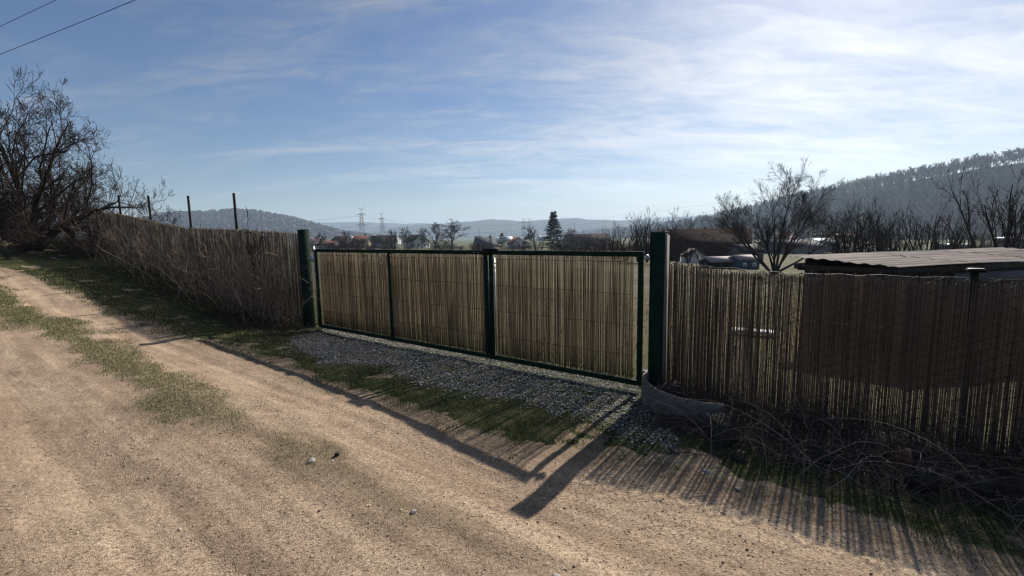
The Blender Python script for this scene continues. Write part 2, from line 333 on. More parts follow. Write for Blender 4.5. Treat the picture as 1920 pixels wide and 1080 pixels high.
def ground_material():
    m = bpy.data.materials.new('ground'); m.use_nodes = True; t = m.node_tree; b = t.nodes['Principled BSDF']
    tcn = t.nodes.new('ShaderNodeTexCoord')
    def nz(sc, det=6):
        n = t.nodes.new('ShaderNodeTexNoise'); n.inputs['Scale'].default_value = sc; n.inputs['Detail'].default_value = det; n.inputs['Roughness'].default_value = .65
        t.links.new(tcn.outputs['Object'], n.inputs['Vector']); return n.outputs['Fac']
    def rp(v, cols):
        r = t.nodes.new('ShaderNodeValToRGB'); e = r.color_ramp.elements
        while len(e) < len(cols): e.new(.5)
        for i, (p, c) in enumerate(cols): e[i].position = p; e[i].color = (*c, 1)
        t.links.new(v, r.inputs[0]); return r.outputs[0]
    near = rp(nz(5.5, 9), [(.34, (.018, .024, .008)), (.47, (.036, .046, .015)), (.58, (.07, .07, .03)), (.70, (.13, .105, .062))])
    big = rp(nz(.012, 4), [(.40, (.055, .075, .026)), (.50, (.10, .10, .045)), (.58, (.07, .095, .03)), (.66, (.12, .10, .06))])
    mid = rp(nz(.35, 7), [(.35, (.038, .038, .016)), (.5, (.075, .068, .03)), (.65, (.12, .10, .05))])
    sp = t.nodes.new('ShaderNodeSeparateXYZ'); t.links.new(tcn.outputs['Object'], sp.inputs[0])
    def mr(v, a, c):
        r = t.nodes.new('ShaderNodeMapRange'); r.inputs[1].default_value = a; r.inputs[2].default_value = c; t.links.new(v, r.inputs[0]); return r.outputs[0]
    def mx(f, a, c):
        x = t.nodes.new('ShaderNodeMix'); x.data_type = 'RGBA'; t.links.new(f, x.inputs[0]); t.links.new(a, x.inputs[6]); t.links.new(c, x.inputs[7]); return x.outputs[2]
    # distance behind the fence line (object frame = world)
    d = t.nodes.new('ShaderNodeVectorMath'); d.operation = 'DOT_PRODUCT'; d.inputs[1].default_value = (-NN[0], -NN[1], 0)
    t.links.new(tcn.outputs['Object'], d.inputs[0])
    off = float(-(RG @ NN))
    da = t.nodes.new('ShaderNodeAttribute'); da.attribute_name = 'dirt'
    dm = t.nodes.new('ShaderNodeMath'); dm.operation = 'ADD'; t.links.new(da.outputs['Fac'], dm.inputs[0]); t.links.new(nz(7, 7), dm.inputs[1])
    dirtc = rp(nz(40, 7), [(.35, (.13, .10, .066)), (.5, (.26, .197, .134)), (.65, (.38, .29, .2))])
    near = mx(mr(dm.outputs[0], .85, 1.15), near, dirtc)
    c1 = mx(mr(d.outputs['Value'], off + .2, off + 1.6), near, mid); c2 = mx(mr(d.outputs['Value'], off + 60, off + 220), c1, big)
    t.links.new(c2, b.inputs['Base Color']); b.inputs['Roughness'].default_value = .95; b.inputs['Specular IOR Level'].default_value = .1
    bp = t.nodes.new('ShaderNodeBump'); bp.inputs['Strength'].default_value = .8; bp.inputs['Distance'].default_value = .03
    t.links.new(nz(22, 8), bp.inputs['Height']); t.links.new(bp.outputs[0], b.inputs['Normal'])
    return m
def road_material():
    m = bpy.data.materials.new('dirt'); m.use_nodes = True; t = m.node_tree; b = t.nodes['Principled BSDF']
    tcn = t.nodes.new('ShaderNodeTexCoord')
    mp = t.nodes.new('ShaderNodeMapping'); mp.inputs['Rotation'].default_value = (0, 0, math.radians(-144.3)); t.links.new(tcn.outputs['Object'], mp.inputs[0])
    mp2 = t.nodes.new('ShaderNodeMapping'); mp2.inputs['Scale'].default_value = (.25, 2.2, 1); t.links.new(mp.outputs[0], mp2.inputs[0])
    def nz(sc, det=6, src=None, rough=.65):
        n = t.nodes.new('ShaderNodeTexNoise'); n.inputs['Scale'].default_value = sc; n.inputs['Detail'].default_value = det; n.inputs['Roughness'].default_value = rough
        t.links.new((src or tcn.outputs['Object']), n.inputs['Vector']); return n.outputs['Fac']
    def rp(v, cols):
        r = t.nodes.new('ShaderNodeValToRGB'); e = r.color_ramp.elements
        while len(e) < len(cols): e.new(.5)
        for i, (p, c) in enumerate(cols): e[i].position = p; e[i].color = (*c, 1)
        t.links.new(v, r.inputs[0]); return r.outputs[0]
    def mx(f, a, c, bl='MIX'):
        x = t.nodes.new('ShaderNodeMix'); x.data_type = 'RGBA'; x.blend_type = bl
        if isinstance(f, float): x.inputs[0].default_value = f
        else: t.links.new(f, x.inputs[0])
        t.links.new(a, x.inputs[6]); t.links.new(c, x.inputs[7]); return x.outputs[2]
    base = rp(nz(1.7, 6, mp2.outputs[0]), [(.30, (.345, .257, .18)), (.5, (.47, .356, .25)), (.70, (.58, .452, .322))])
    grain = rp(nz(52, 6, None, .85), [(.36, (.25, .22, .2)), (.45, (.86, .85, .84)), (.55, (1.06, 1.06, 1.06)), (.66, (1.5, 1.48, 1.45))])
    blot = rp(nz(26, 8, None, .8), [(.34, (.42, .39, .37)), (.45, (.93, .92, .91)), (.6, (1.14, 1.12, 1.1))])
    mp3 = t.nodes.new('ShaderNodeMapping'); mp3.inputs['Scale'].default_value = (.12, 5.5, 1); t.links.new(mp.outputs[0], mp3.inputs[0])
    rut = rp(nz(1.6, 5, mp3.outputs[0], .6), [(.36, (.72, .70, .68)), (.5, (1, 1, 1)), (.64, (1.16, 1.15, 1.14))])
    patch = rp(nz(2.6, 5, None, .6), [(.38, (.88, .86, .86)), (.5, (1, 1, 1)), (.62, (1.06, 1.05, 1.03))])
    c = mx(.8, mx(1.0, base, grain, 'MULTIPLY'), blot, 'MULTIPLY'); c = mx(.6, c, rut, 'MULTIPLY'); c = mx(.8, c, patch, 'MULTIPLY')
    a = t.nodes.new('ShaderNodeAttribute'); a.attribute_name = 'earth'
    dark = rp(nz(14, 7, None, .7), [(.35, (.10, .082, .048)), (.55, (.19, .15, .098)), (.7, (.29, .235, .165))])
    ms = t.nodes.new('ShaderNodeMath'); ms.operation = 'MULTIPLY'; ms.use_clamp = True
    t.links.new(a.outputs['Fac'], ms.inputs[0]); ms.inputs[1].default_value = .62
    t.links.new(mx(ms.outputs[0], c, dark), b.inputs['Base Color'])
    b.inputs['Roughness'].default_value = .95; b.inputs['Specular IOR Level'].default_value = .12
    ad = t.nodes.new('ShaderNodeMath'); ad.operation = 'ADD'; t.links.new(nz(38, 8, None, .75), ad.inputs[0]); t.links.new(nz(140, 3), ad.inputs[1])
    bp = t.nodes.new('ShaderNodeBump'); bp.inputs['Strength'].default_value = .9; bp.inputs['Distance'].default_value = .018
    t.links.new(ad.outputs[0], bp.inputs['Height']); t.links.new(bp.outputs[0], b.inputs['Normal'])
    return m
M['ground'] = ground_material(); M['dirt'] = road_material()

def spaced(a, b, s0, g, far):   # fine spacing s0 inside [a,b], growing by factor g to +-far
    core = list(np.arange(a, b, s0)); st = s0; x = core[-1]; up = []
    while x < far[1]: st *= g; x += st; up.append(x)
    st = s0; x = core[0]; dn = []
    while x > far[0]: st *= g; x -= st; dn.append(x)
    return np.array(dn[::-1] + core + up)
def grid_faces(a, b):
    i = np.arange(a - 1)[:, None] * b; j = np.arange(b - 1)[None]
    return np.stack([i + j, i + b + j, i + b + j + 1, i + j + 1], -1).reshape(-1, 4)
gs = spaced(-4, 12, .095, 1.085, (-7000, 7000)); gn = spaced(-1.0, 5.3, .095, 1.075, (-7000, 400))
S_, N2 = np.meshgrid(gs, gn, indexing='ij'); X, Y = Wxy(S_, N2); Z = Hground(S_, N2)
gob = struct(mk('ground', np.stack([X, Y, Z], -1), grid_faces(len(gs), len(gn)), M['ground'], smooth=True, org=(0, 0, 0)))
a_ = gob.data.attributes.new('dirt', 'FLOAT', 'POINT'); a_.data.foreach_set('value', (np.clip((N2 - edge_r(S_) + .28) / .34, 0, 1) * np.clip((edge_l(S_) + .3 - N2) / .3, 0, 1)).astype(np.float32).ravel())
rs = spaced(-3.2, 5, .032, 1.02, (-9, 34)); rn = np.arange(1.1, 7.2, .036)
S_, N2 = np.meshgrid(rs, rn, indexing='ij'); X, Y = Wxy(S_, N2); Z = Hroad(S_, N2)
far_l = np.clip((S_ - 20) / 10, 0, 1)
road = struct(mk('dirt_road', np.stack([X, Y, Z], -1), grid_faces(len(rs), len(rn)), M['dirt'], smooth=True, org=(0, 0, 0)))
earth = np.clip(med(S_, N2) * 1.2 + np.clip(1 - np.minimum(N2 - edge_r(S_), edge_l(S_) - N2) / .22, 0, 1) * .9 + np.clip(1.5 * fbm(S_ * 2.2, N2 * 3.1, 4, 71) - .35, 0, .8), 0, 1)
a_ = road.data.attributes.new('earth', 'FLOAT', 'POINT'); a_.data.foreach_set('value', earth.astype(np.float32).ravel())

# ------------------------------------------------------------------ hills
def hill(name, cx, cy, hz, mname, seed, w, h_fn, amp):
    pass
def ridge_mesh(name, P, ws, wb, foot, mt, seed, rough=3.0, K=28, J=160):
    """ridge along polyline P (x,y,top): slopes ws towards us (list of foot offsets as vectors), wb away"""
    P = np.array(P, float); t = np.linspace(0, 1, J); tt = np.linspace(0, 1, len(P))
    R = np.stack([np.interp(t, tt, P[:, i]) for i in range(3)], 1)
    for i in range(3): R[:, i] = np.convolve(np.pad(R[:, i], 4, mode='edge'), np.ones(9) / 9, 'valid')
    u = np.linspace(-1, 1, 2 * K + 1); rows = []
    for q in u:
        off = np.array(ws) * max(-q, 0) + np.array(wb) * max(q, 0)
        x = R[:, 0] + off[0]; y = R[:, 1] + off[1]; pr = 0.5 + 0.5 * np.cos(math.pi * abs(q)) ; pr = pr ** 0.85
        z = foot + (R[:, 2] - foot) * pr + rough * fbm(x / 90, y / 90, 4, seed) * min(1, 3 * (1 - abs(q)))
        rows.append(np.stack([x, y, z], 1))
    G = np.array(rows); return struct(mk(name, G, grid_faces(2 * K + 1, J), mt, smooth=True, org=(0, 0, 0))), G
M['hillside'] = mat('wooded_ground', spec=0.0, rough=1.0, ramp_cols= [(0.012, 0.012, 0.010), (0.02, 0.019, 0.015), (0.03, 0.028, 0.02)], attr=False, scale=.02, coord='Object')
M['farhill'] = mat('far_woods_fields', spec=0.0, rough=1.0, ramp_cols= [(0.022, 0.028, 0.022), (0.045, 0.05, 0.035), (0.07, 0.085, 0.045)], attr=False, scale=.0035, detail=7)
hr, GR = ridge_mesh('hill_right', [(800, 180, 92), (740, 420, 90), (700, 620, 82), (690, 720, 77), (682, 850, 71), (672, 950, 62), (690, 1200, 43), (660, 1500, 25), (560, 1900, 4), (520, 2200, -14)], (-400, -60), (420, 120), -11, M['hillside'], 91, 2.5)
hl, GL = ridge_mesh('hill_left', [(-2000, 1650, 40), (-1600, 1600, 60), (-1330, 1560, 62), (-1160, 1500, 66), (-1090, 1500, 80), (-970, 1500, 86), (-865, 1500, 90), (-728, 1500, 66), (-660, 1500, 45), (-556, 1500, 14), (-452, 1500, -4), (-300, 1500, -14)], (60, -420), (-60, 420), -15, M['hillside'], 95, 5, 22, 160)
ridge_mesh('hill_far', [(-3600, 4300, 120), (-2400, 4100, 150), (-1666, 4000, 132), (-1386, 4000, 136), (-922, 4000, 112), (-500, 4000, 100), (0, 4000, 90)], (0, -700), (0, 700), -20, M['farhill'], 97, 12)
ridge_mesh('hill_middle', [(-1100, 3300, 20), (-760, 3200, 70), (-480, 3200, 84), (-122, 3200, 107), (60, 3200, 92), (157, 3200, 92), (381, 3200, 106), (716, 3200, 86), (900, 3200, 80), (1200, 3100, 70), (1600, 2900, 40)], (0, -900), (0, 600), -19, M['farhill'], 99, 9)
ridge_mesh('hill_distant', [(200, 5200, 120), (900, 5200, 128), (1400, 5200, 140), (1769, 5200, 166), (2300, 5200, 176), (3200, 5200, 190), (4600, 5000, 150)], (0, -900), (0, 700), -20, M['farhill'], 103, 10)

# ------------------------------------------------------------------ fence and gate
def FP(s, n, z): return np.array([RG[0] + EE[0] * s + NN[0] * n, RG[1] + EE[1] * s + NN[1] * n, z])
def fbox(mb, s0, s1, n0, n1, z0, z1, bev=0.0):
    return mb.box(FP((s0 + s1) / 2, (n0 + n1) / 2, (z0 + z1) / 2), e3, n3, z3, abs(s1 - s0) / 2, abs(n1 - n0) / 2, abs(z1 - z0) / 2, bev=bev)
def reeds(name, s0, s1, n, zb, zt, parent, pitch=.0100, jig=.8, dia=(.0047, .0066), layers=1, thin=1.9, mt='reed'):
    parts = []
    for l in range(2):
        pt = pitch * (1, thin)[l]; s = s0 + np.cumsum(rng.gamma((26.0, 2.0)[l], pt / (26.0, 2.0)[l], int((s1 - s0) / pt * 1.5))); s = s[s < s1]; B = len(s)
        lo = zb(s) + rng.uniform(-.01, .03, B); hi = zt(s) + rng.normal(0, .016, B) + .015 * fbm(s * 3, s * 0, 3, 17) - (rng.random(B) < .06) * rng.uniform(0, .2, B)
        k = 6; t = np.linspace(0, 1, k)[None]
        wob = np.cumsum(rng.normal(0, .0008 * jig, (B, k)), 1) + rng.normal(0, .0035 * jig, (B, 1)) * (t - .5) * 2
        nb = np.cumsum(rng.normal(0, .002 * jig, (B, k)), 1) + rng.uniform(-.008, .008, (B, 1)) + n - .012 * l
        ss = s[:, None] + wob; zz = lo[:, None] * (1 - t) + hi[:, None] * t
        P = np.stack([RG[0] + EE[0] * ss + NN[0] * nb, RG[1] + EE[1] * ss + NN[1] * nb, zz], -1)
        r = rng.uniform(*dia, B)[:, None] * np.linspace(1.08, .85, k)[None]
        parts.append(tubes(P, r, 4, True))
    return stuff(mkj(name, parts, M[mt], parent))
def wire_line(name, s0, s1, n, zfun, r, parent, mt='wire', sag=.004, step=.12, k=4):
    s = np.arange(s0, s1 + step, step); z = zfun(s) + rng.normal(0, sag, len(s))
    P = np.stack([RG[0] + EE[0] * s + NN[0] * (n + rng.normal(0, .003, len(s))), RG[1] + EE[1] * s + NN[1] * n, z], -1)[None]
    return mkj(name, [tubes(P, np.full((1, len(s)), r), k)], M[mt], parent)

def gate_leaf(label, s0, s1, dividers, rs0, rs1):
    g = empty('gate_leaf', FP((s0 + s1) / 2, 0, -1.72)); tag(g, label, 'gate', 'leaves of the green metal gate')
    w = .055; zt, zb = -.198, -1.652
    fbox(MB(), s0, s1, -.02, .022, zt - w, zt, .004).build('top_rail', M['green_metal'], g)
    fbox(MB(), s0, s1, -.02, .022, zb, zb + w, .004).build('bottom_rail', M['green_metal'], g)
    for a in (s0, s1 - w): fbox(MB(), a, a + w, -.018, .020, zb + w + .001, zt - w - .001, .004).build('stile', M['green_metal'], g)
    for d in dividers: fbox(MB(), d - .022, d + .022, -.016, .018, zb + w + .001, zt - w - .001, .004).build('divider', M['green_metal'], g)
    reeds('reed_screen', rs0, rs1, -.040, lambda s: s * 0 + zb + .045, lambda s: s * 0 + zt - .02, g, pitch=.0084, dia=(.0031, .0041), jig=.8, thin=2.3)
    for z in (-.31, -.66, -1.0, -1.34, -1.57): wire_line('binding_wire', rs0, rs1, -.030, lambda s: s * 0 + z, .0023, g, 'black_metal')
    return g
gl = gate_leaf('double-width left leaf of the green gate, reed screen split by one upright', 2.075, 6.12, [4.06], 2.15, 6.05)
gr = gate_leaf('single-width right leaf of the green gate next to the tall post', -.02, 2.045, [], .10, 1.975)
mb = MB(); fbox(mb, 1.90, 2.13, -.02, .045, -.196, -.172, .004); fbox(mb, 2.02, 2.13, .024, .045, -.26, -.197, .003); mb.build('latch', M['black_metal'], gr)
mb = MB(); fbox(mb, 2.10, 2.34, .0225, .034, -.247, -.212, .003); mb.build('latch_plate', M['black_metal'], gl)
for s in (2.28, 2.20):
    P = np.array([[FP(s, .034, -.23), FP(s, .040, -.23), FP(s, .046, -.23)]]); mkj('bolt', [tubes(P, np.array([[.009, .009, .004]]), 8, True)], M['zinc'], gl)
P = np.array([[FP(2.02, .04, -.62), FP(2.02, .045, -.9), FP(2.02, .05, -1.68)]]); mkj('drop_bolt', [tubes(P, np.array([[.008, .008, .008]]), 6, True)], M['black_metal'], gr)
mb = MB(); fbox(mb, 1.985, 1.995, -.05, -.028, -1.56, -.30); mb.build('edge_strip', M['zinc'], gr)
mb = MB(); fbox(mb, 6.121, 6.135, .0, .03, -1.63, -.15); mb.build('edge_strip', M['zinc'], gl)  # galvanised edge, its pale colour also standing in for light on the stile
mb = MB(); fbox(mb, 6.136, 6.36, .004, .030, -.40, -.36, .004); fbox(mb, 6.15, 6.20, -.005, .045, -.43, -.33, .008); mb.build('hinge', M['zinc'], gl)
mb = MB(); fbox(mb, -.095, -.021, -.008, .016, -.275, -.245, .004); fbox(mb, -.07, -.04, -.02, .03, -.29, -.23, .006); mb.build('hinge', M['zinc'], gr)
mb = MB(); fbox(mb, -.095, -.021, -.008, .016, -1.5, -1.47, .004); mb.build('hinge', M['zinc'], gr)

def gate_post(label, s, w, zt, zb):
    g = empty('gate_post', FP(s, 0, zb)); tag(g, label, 'post', 'green posts carrying the gate')
    mb = MB(); fbox(mb, s - w / 2, s + w / 2, -w / 2, w / 2, zb - .3, zt, .006); mb.build('shaft', M['green_metal'], g)
    mb = MB(); fbox(mb, s - w / 2 - .003, s + w / 2 + .003, -w / 2 - .003, w / 2 + .003, zt + .001, zt + .010, .003); mb.build('cap', M['green_metal'], g)
    return g
gpl = gate_post('green square steel post at the left end of the gate, tangled in weeds', 6.46, .15, .155, -1.70)
gpr = gate_post('tall green square steel post at the right end of the gate behind the concrete ring', -.18, .145, -.005, -1.72)
mb = MB(); fbox(mb, -.2525 - .012, -.2530, -.06, .055, -1.7, -.03); mb.build('edge_strip', M['wood_grey'], gpr)  # paler strip over the post's right face paints in its sunlit look

# right fence
fr = empty('reed_fence', FP(-3, 0, -1.74)); tag(fr, 'dark reed screen behind diamond wire mesh to the right of the gate', 'fence', 'reed fences on both sides of the gate')
ztr = lambda s: np.interp(s, [-7, -2.7, -1.1, -.76, -.29], [-.38, -.375, -.372, -.345, -.30])
reeds('reed_screen', -6.5, -.27, -.035, lambda s: Hsn(s, s * 0 - .03) - .02, lambda s: ztr(s) - .03, fr, pitch=.0088, dia=(.0036, .0047), thin=1.3, jig=.8, mt='reed_old')
for s in (-2.52, -5.2):
    P = np.array([[FP(s, -.075, -2.0), FP(s + .006, -.075, -1.0), FP(s + .012, -.075, -.335)]])
    p = mkj('post', [tubes(P, np.full((1, 3), .024), 12, True)], M['green_metal'], fr)
    mb = MB(); fbox(mb, s - .045, s + .055, -.125, -.025, -.338, -.308, .008); mb.build('post_cap', M['black_metal'], p)
for z, r_ in ((0, .0017), (-.42, .0014), (-.82, .0014)):
    wire_line('tension_wire', -6.5, -.255, .012, lambda s: ztr(s) + z, r_, fr, 'wire')
def chain_link(name, s0, s1, zt, zb, n, parent, cell=.076, r=.0042):
    nw = int((s1 - s0) / cell) + 1; k = int((zt - zb) / (cell * .55)) + 1; Ps = []
    for i in range(nw):
        s = s0 + i * cell + np.where((np.arange(k) + i) % 2 == 0, -.5, .5) * cell
        z = zt - np.arange(k) * cell * .55 + rng.normal(0, .001, k); nn = n + np.where(np.arange(k) % 2 == 0, .003, -.003)
        off = ztr(np.clip(s, -7, -.29)) - zt
        Ps.append(np.stack([RG[0] + EE[0] * s + NN[0] * nn, RG[1] + EE[1] * s + NN[1] * nn, z + off], -1))
    P = np.array(Ps); return mkj(name, [tubes(P, np.full(P.shape[:2], r), 3)], M['black_metal'], parent)
stuff(chain_link('wire_mesh', -6.4, -.28, -.375, -1.74, .012, fr))

# left fence
fl = empty('reed_fence', FP(13, 0, -1.0)); tag(fl, 'weathered reed fence climbing the slope left of the gate between tall posts', 'fence', 'reed fences on both sides of the gate')
ztl = lambda s: np.interp(s, [6.5, 6.72, 7.82, 9.42, 12.0, 13.7, 14.9, 16.6, 17.6, 19.0, 20.6], [.08, .09, .15, .22, .31, .48, .61, .80, .90, 1.0, 1.0])
reeds('reed_screen', 6.56, 20.6, -.03, lambda s: Zf(s) - .02, lambda s: ztl(s), fl, pitch=.0095, dia=(.0040, .0058), thin=1.6, mt='reed_grey', jig=1.3)
for s, zt, w in ((9.32, 1.03, .023), (11.85, 1.13, .023), (14.72, 1.31, .025), (17.42, 1.50, .026), (20.55, 1.66, .042)):
    lean = rng.normal(0, .012); zb = float(Zf(s)) - .3
    nq = .08 if s > 20 else -.085; c0 = FP(s, nq, zb); c1 = FP(s + lean * 2, nq, zt); d = nrm(c1 - c0); ax = nrm(e3 - d * (e3 @ d)); ay = np.cross(d, ax)
    mb = MB(); mb.box((c0 + c1) / 2, ax, ay, d, w, w, np.linalg.norm(c1 - c0) / 2, bev=.004); mb.build('post', M['black_metal'] if s > 9 else M['green_metal'], fl)
for dz in (-.02, -.5, -1.0): wire_line('binding_wire', 6.56, 20.6, -.018, lambda s: ztl(s) + dz, .002, fl, 'black_metal', sag=.008, step=.3)

# ------------------------------------------------------------------ concrete ring, stones, brick
def ring_arc():
    c = np.array([1.86, 4.36]); r0, r1 = .565, .515; a = np.radians(np.linspace(138, 268, 44)); zb, zt = -1.80, -1.455
    prof = [(r0 + .004, zb), (r0 + .002, zt - .13), (r0 - .006, zt - .12), (r0 - .004, zt - .012), (r0 - .016, zt), (r1 + .008, zt), (r1, zt - .012), (r1, zb)]
    V = []
    for i, t in enumerate(a):
        tilt = -.05 * (t - a[0]) / (a[-1] - a[0])
        for r, z in prof:
            rr = r + rng.normal(0, .0012); V.append([c[0] + rr * math.cos(t), c[1] + rr * math.sin(t), z + tilt + rng.normal(0, .0012)])
    k = len(prof); F = [[i * k + j, i * k + (j + 1) % k, (i + 1) * k + (j + 1) % k, (i + 1) * k + j] for i in range(len(a) - 1) for j in range(k)]
    return mk('concrete_ring', V, [np.array(F), np.array([list(range(k)), list(range((len(a) - 1) * k + k - 1, (len(a) - 1) * k - 1, -1))])], M['concrete'])
tag(ring_arc(), 'curved grey concrete half ring standing round the foot of the right gate post', 'concrete ring')

def ico(sub=0):
    t = (1 + 5 ** .5) / 2
    V = nrm(np.array([[-1, t, 0], [1, t, 0], [-1, -t, 0], [1, -t, 0], [0, -1, t], [0, 1, t], [0, -1, -t], [0, 1, -t], [t, 0, -1], [t, 0, 1], [-t, 0, -1], [-t, 0, 1]], float))
    F = np.array([[0, 11, 5], [0, 5, 1], [0, 1, 7], [0, 7, 10], [0, 10, 11], [1, 5, 9], [5, 11, 4], [11, 10, 2], [10, 7, 6], [7, 1, 8], [3, 9, 4], [3, 4, 2], [3, 2, 6], [3, 6, 8], [3, 8, 9], [4, 9, 5], [2, 4, 11], [6, 2, 10], [8, 6, 7], [9, 8, 1]])
    for _ in range(sub):
        d = {}; V = list(V); nf = []
        def mid(a, b):
            k = (min(a, b), max(a, b))
            if k not in d: d[k] = len(V); V.append(nrm(V[a] + V[b]))
            return d[k]
        for a, b, c in F: x, y, z = mid(a, b), mid(b, c), mid(c, a); nf += [[a, x, z], [b, y, x], [c, z, y], [x, y, z]]
        V = np.array(V); F = np.array(nf)
    return V, F
I0, I1, I2, I3 = ico(0), ico(1), ico(2), ico(3)
def rock_mesh(c, size, seed, sub=I3, rough=.28, flat=.7):
    V, F = sub; g = np.random.default_rng(seed); d = np.ones(len(V))
    for _ in range(15):
        q = nrm(g.normal(size=3)); h = g.uniform(.58, .95); k = V @ q; d = np.minimum(d, np.where(k > 1e-3, h / np.maximum(k, 1e-3), 9))
    d *= 1 + rough * .35 * fbm(V[:, 0] * 2.2 + seed, V[:, 1] * 2.2 + V[:, 2] * 1.7, 3, seed)
    d *= 1 + .10 * fbm(V[:, 0] * 7 + seed, V[:, 1] * 7 + V[:, 2] * 6, 3, seed + 9)
    s = np.array(size) * np.array([1, 1, flat]); a = g.uniform(0, 6.28); V2 = V * d[:, None] * s
    R = np.array([[math.cos(a), -math.sin(a), 0], [math.sin(a), math.cos(a), 0], [0, 0, 1]]); return V2 @ R.T + np.array(c), F
def rock(label, s, n, size, seed, lift=.3, group=None, name='stone', mt='stone', **k):
    x, y = Wxy(s, n); z = float(Hroad(np.array([s]), np.array([n]))[0]) if n > 1.9 else float(Hsn(s, n)); sz = np.array(size)
    V, F = rock_mesh((x, y, z + sz[2] * lift), sz, seed, **k); return tag(mk(name, V, F, M[mt], smooth=False), label, 'stone', group)
rock('pale pebble lying on the bare track between the wheel ruts', 1.29, 3.03, (.035, .03, .022), 3, sub=I2, mt='stone_pale')
rock('small dark upright stone beside the pale pebble on the track', 1.22, 2.87, (.022, .018, .026), 4, sub=I2, flat=1.0)
rock('white stone sitting in the thin grass at the middle of the track', .28, 2.99, (.022, .02, .018), 5, sub=I2, mt='stone_pale')
rock('white stone in the shaded grass verge below the concrete ring', -1.01, 1.45, (.03, .026, .032), 6, sub=I2, mt='stone_pale')
rock('round whitish stone at the lower edge of the shaded verge', -1.22, 1.57, (.026, .025, .022), 8, sub=I2, mt='stone_pale')
rock('flat pale stone on the track at the bottom edge of the picture', -.66, 2.93, (.03, .022, .012), 12, sub=I2, mt='stone_pale')
rock('rounded boulder lying right beside the end of the concrete ring', -.98, .80, (.17, .13, .17), 10, flat=1.0)
rock('grey stone tucked inside the concrete ring next to the brick', -.42, .28, (.12, .09, .13), 14, lift=1.2)
rock('squat stone in front of the rounded boulder at the foot of the weeds', -1.15, 1.05, (.10, .07, .06), 15)
mid_rocks = [(-1.42, .62), (-1.68, .78), (-1.95, .62), (-2.2, .85), (-2.5, .72), (-2.85, .7), (-2.05, .3)]
ords0 = ['first', 'second', 'third', 'fourth', 'fifth', 'sixth', 'seventh', 'eighth', 'ninth', 'tenth', 'eleventh', 'twelfth']
mid_rocks.sort(key=lambda q: -q[0])
for i, (s, n) in enumerate(mid_rocks):
    rock(f'{ords0[i]} dark stone under the brambles counted from the rounded boulder rightwards', s, n, (rng.uniform(.08, .15), rng.uniform(.07, .12), rng.uniform(.09, .14)), 30 + i, lift=.5, group='stones under the brambles', rough=.9)
def brick(label, s, n, z, rot, dim=(.12, .06, .035), mt='brick', name='brick', cat='brick', tilt=.2):
    x, y = Wxy(s, n); c, q = math.cos(rot), math.sin(rot); ax = np.array([c, q, tilt]); ax = nrm(ax); ay = nrm(np.cross(z3, ax)); az = np.cross(ax, ay)
    mb = MB(); mb.box((x, y, z), ax, ay, az, *dim, bev=.006); return tag(mb.build(name, M[mt]), label, cat)
brick('broken red brick lying on top of the fill inside the concrete ring', -.36, .17, -1.555, .3)
brick('red brick showing through the brambles below the right reed fence', -2.12, .60, -1.65, .9, tilt=.5)
brick('small grey slab leaning at the foot of the right reed fence', -1.70, .10, -1.66, .7, (.05, .02, .075), 'concrete', 'slab', 'slab', .05)

# gravel apron, road pebbles
def poly_mask(s, n, poly):
    ins = np.zeros(len(s), bool); p = np.array(poly); j = len(p) - 1
    for i in range(len(p)):
        c = ((p[i, 1] > n) != (p[j, 1] > n)) & (s < (p[j, 0] - p[i, 0]) * (n - p[i, 1]) / (p[j, 1] - p[i, 1] + 1e-12) + p[i, 0]); ins ^= c; j = i
    return ins
OCT = (np.array([[1, 0, 0], [-.9, .2, 0], [.1, 1, 0], [0, -1, .1], [.1, 0, .9], [0, .1, -.9]], float), np.array([[0, 2, 4], [2, 1, 4], [1, 3, 4], [3, 0, 4], [2, 0, 5], [1, 2, 5], [3, 1, 5], [0, 3, 5]]))
def scatter_rocks(name, s, n, z, size, mt, tmpl=I0, flat=.65):
    V, F = tmpl; B = len(s); k = len(V); x, y = Wxy(s, n)
    g = rng; q = g.normal(0, 1, (B, 4)); q /= np.linalg.norm(q, axis=1, keepdims=True); w, a, b, c = q.T
    R = np.stack([1 - 2 * (b * b + c * c), 2 * (a * b - c * w), 2 * (a * c + b * w), 2 * (a * b + c * w), 1 - 2 * (a * a + c * c), 2 * (b * c - a * w), 2 * (a * c - b * w), 2 * (b * c + a * w), 1 - 2 * (a * a + b * b)], 1).reshape(B, 3, 3)
    sc = size[:, None] * g.uniform(.55, 1.2, (B, 3)); L = V[None] * sc[:, None] * g.uniform(.8, 1.15, (B, k, 1))
    W = np.einsum('bij,bkj->bki', R, L); W[..., 2] *= flat; W += np.stack([x, y, z], -1)[:, None]
    Fa = (F[None] + (np.arange(B) * k)[:, None, None]).reshape(-1, 3)
    return mk(name, W.reshape(-1, 3), Fa, M[mt], rnd=np.repeat(g.random(B), len(F)), org=(0, 0, 0))
GP = [(6.1, -.25), (5.9, .5), (5.2, 1.1), (4.5, 1.35), (3.5, 1.55), (2.9, 1.05), (2.3, 1.25), (1.6, 1.25), (.9, 1.05), (.1, 1.12), (-.3, 1.15), (-.72, 1.3), (-.75, .95), (-.55, .66), (-.2, .3), (.1, -.3)]
s = rng.uniform(-1, 6.3, 44000); n = rng.uniform(-.35, 1.7, 44000)
keep = (poly_mask(s + .12 * fbm(s * 3, n * 3, 3, 5), n + .16 * fbm(s * 2.5, n * 2.5, 3, 6), GP) | (poly_mask(s, n - .28 * rng.random(44000), GP) & (rng.random(44000) < .25))) & (rng.random(44000) < np.clip(1.2 - (fbm(s * 1.7, n * 1.7, 3, 9) > .42) * .8, 0, 1))
s, n = s[keep], n[keep]
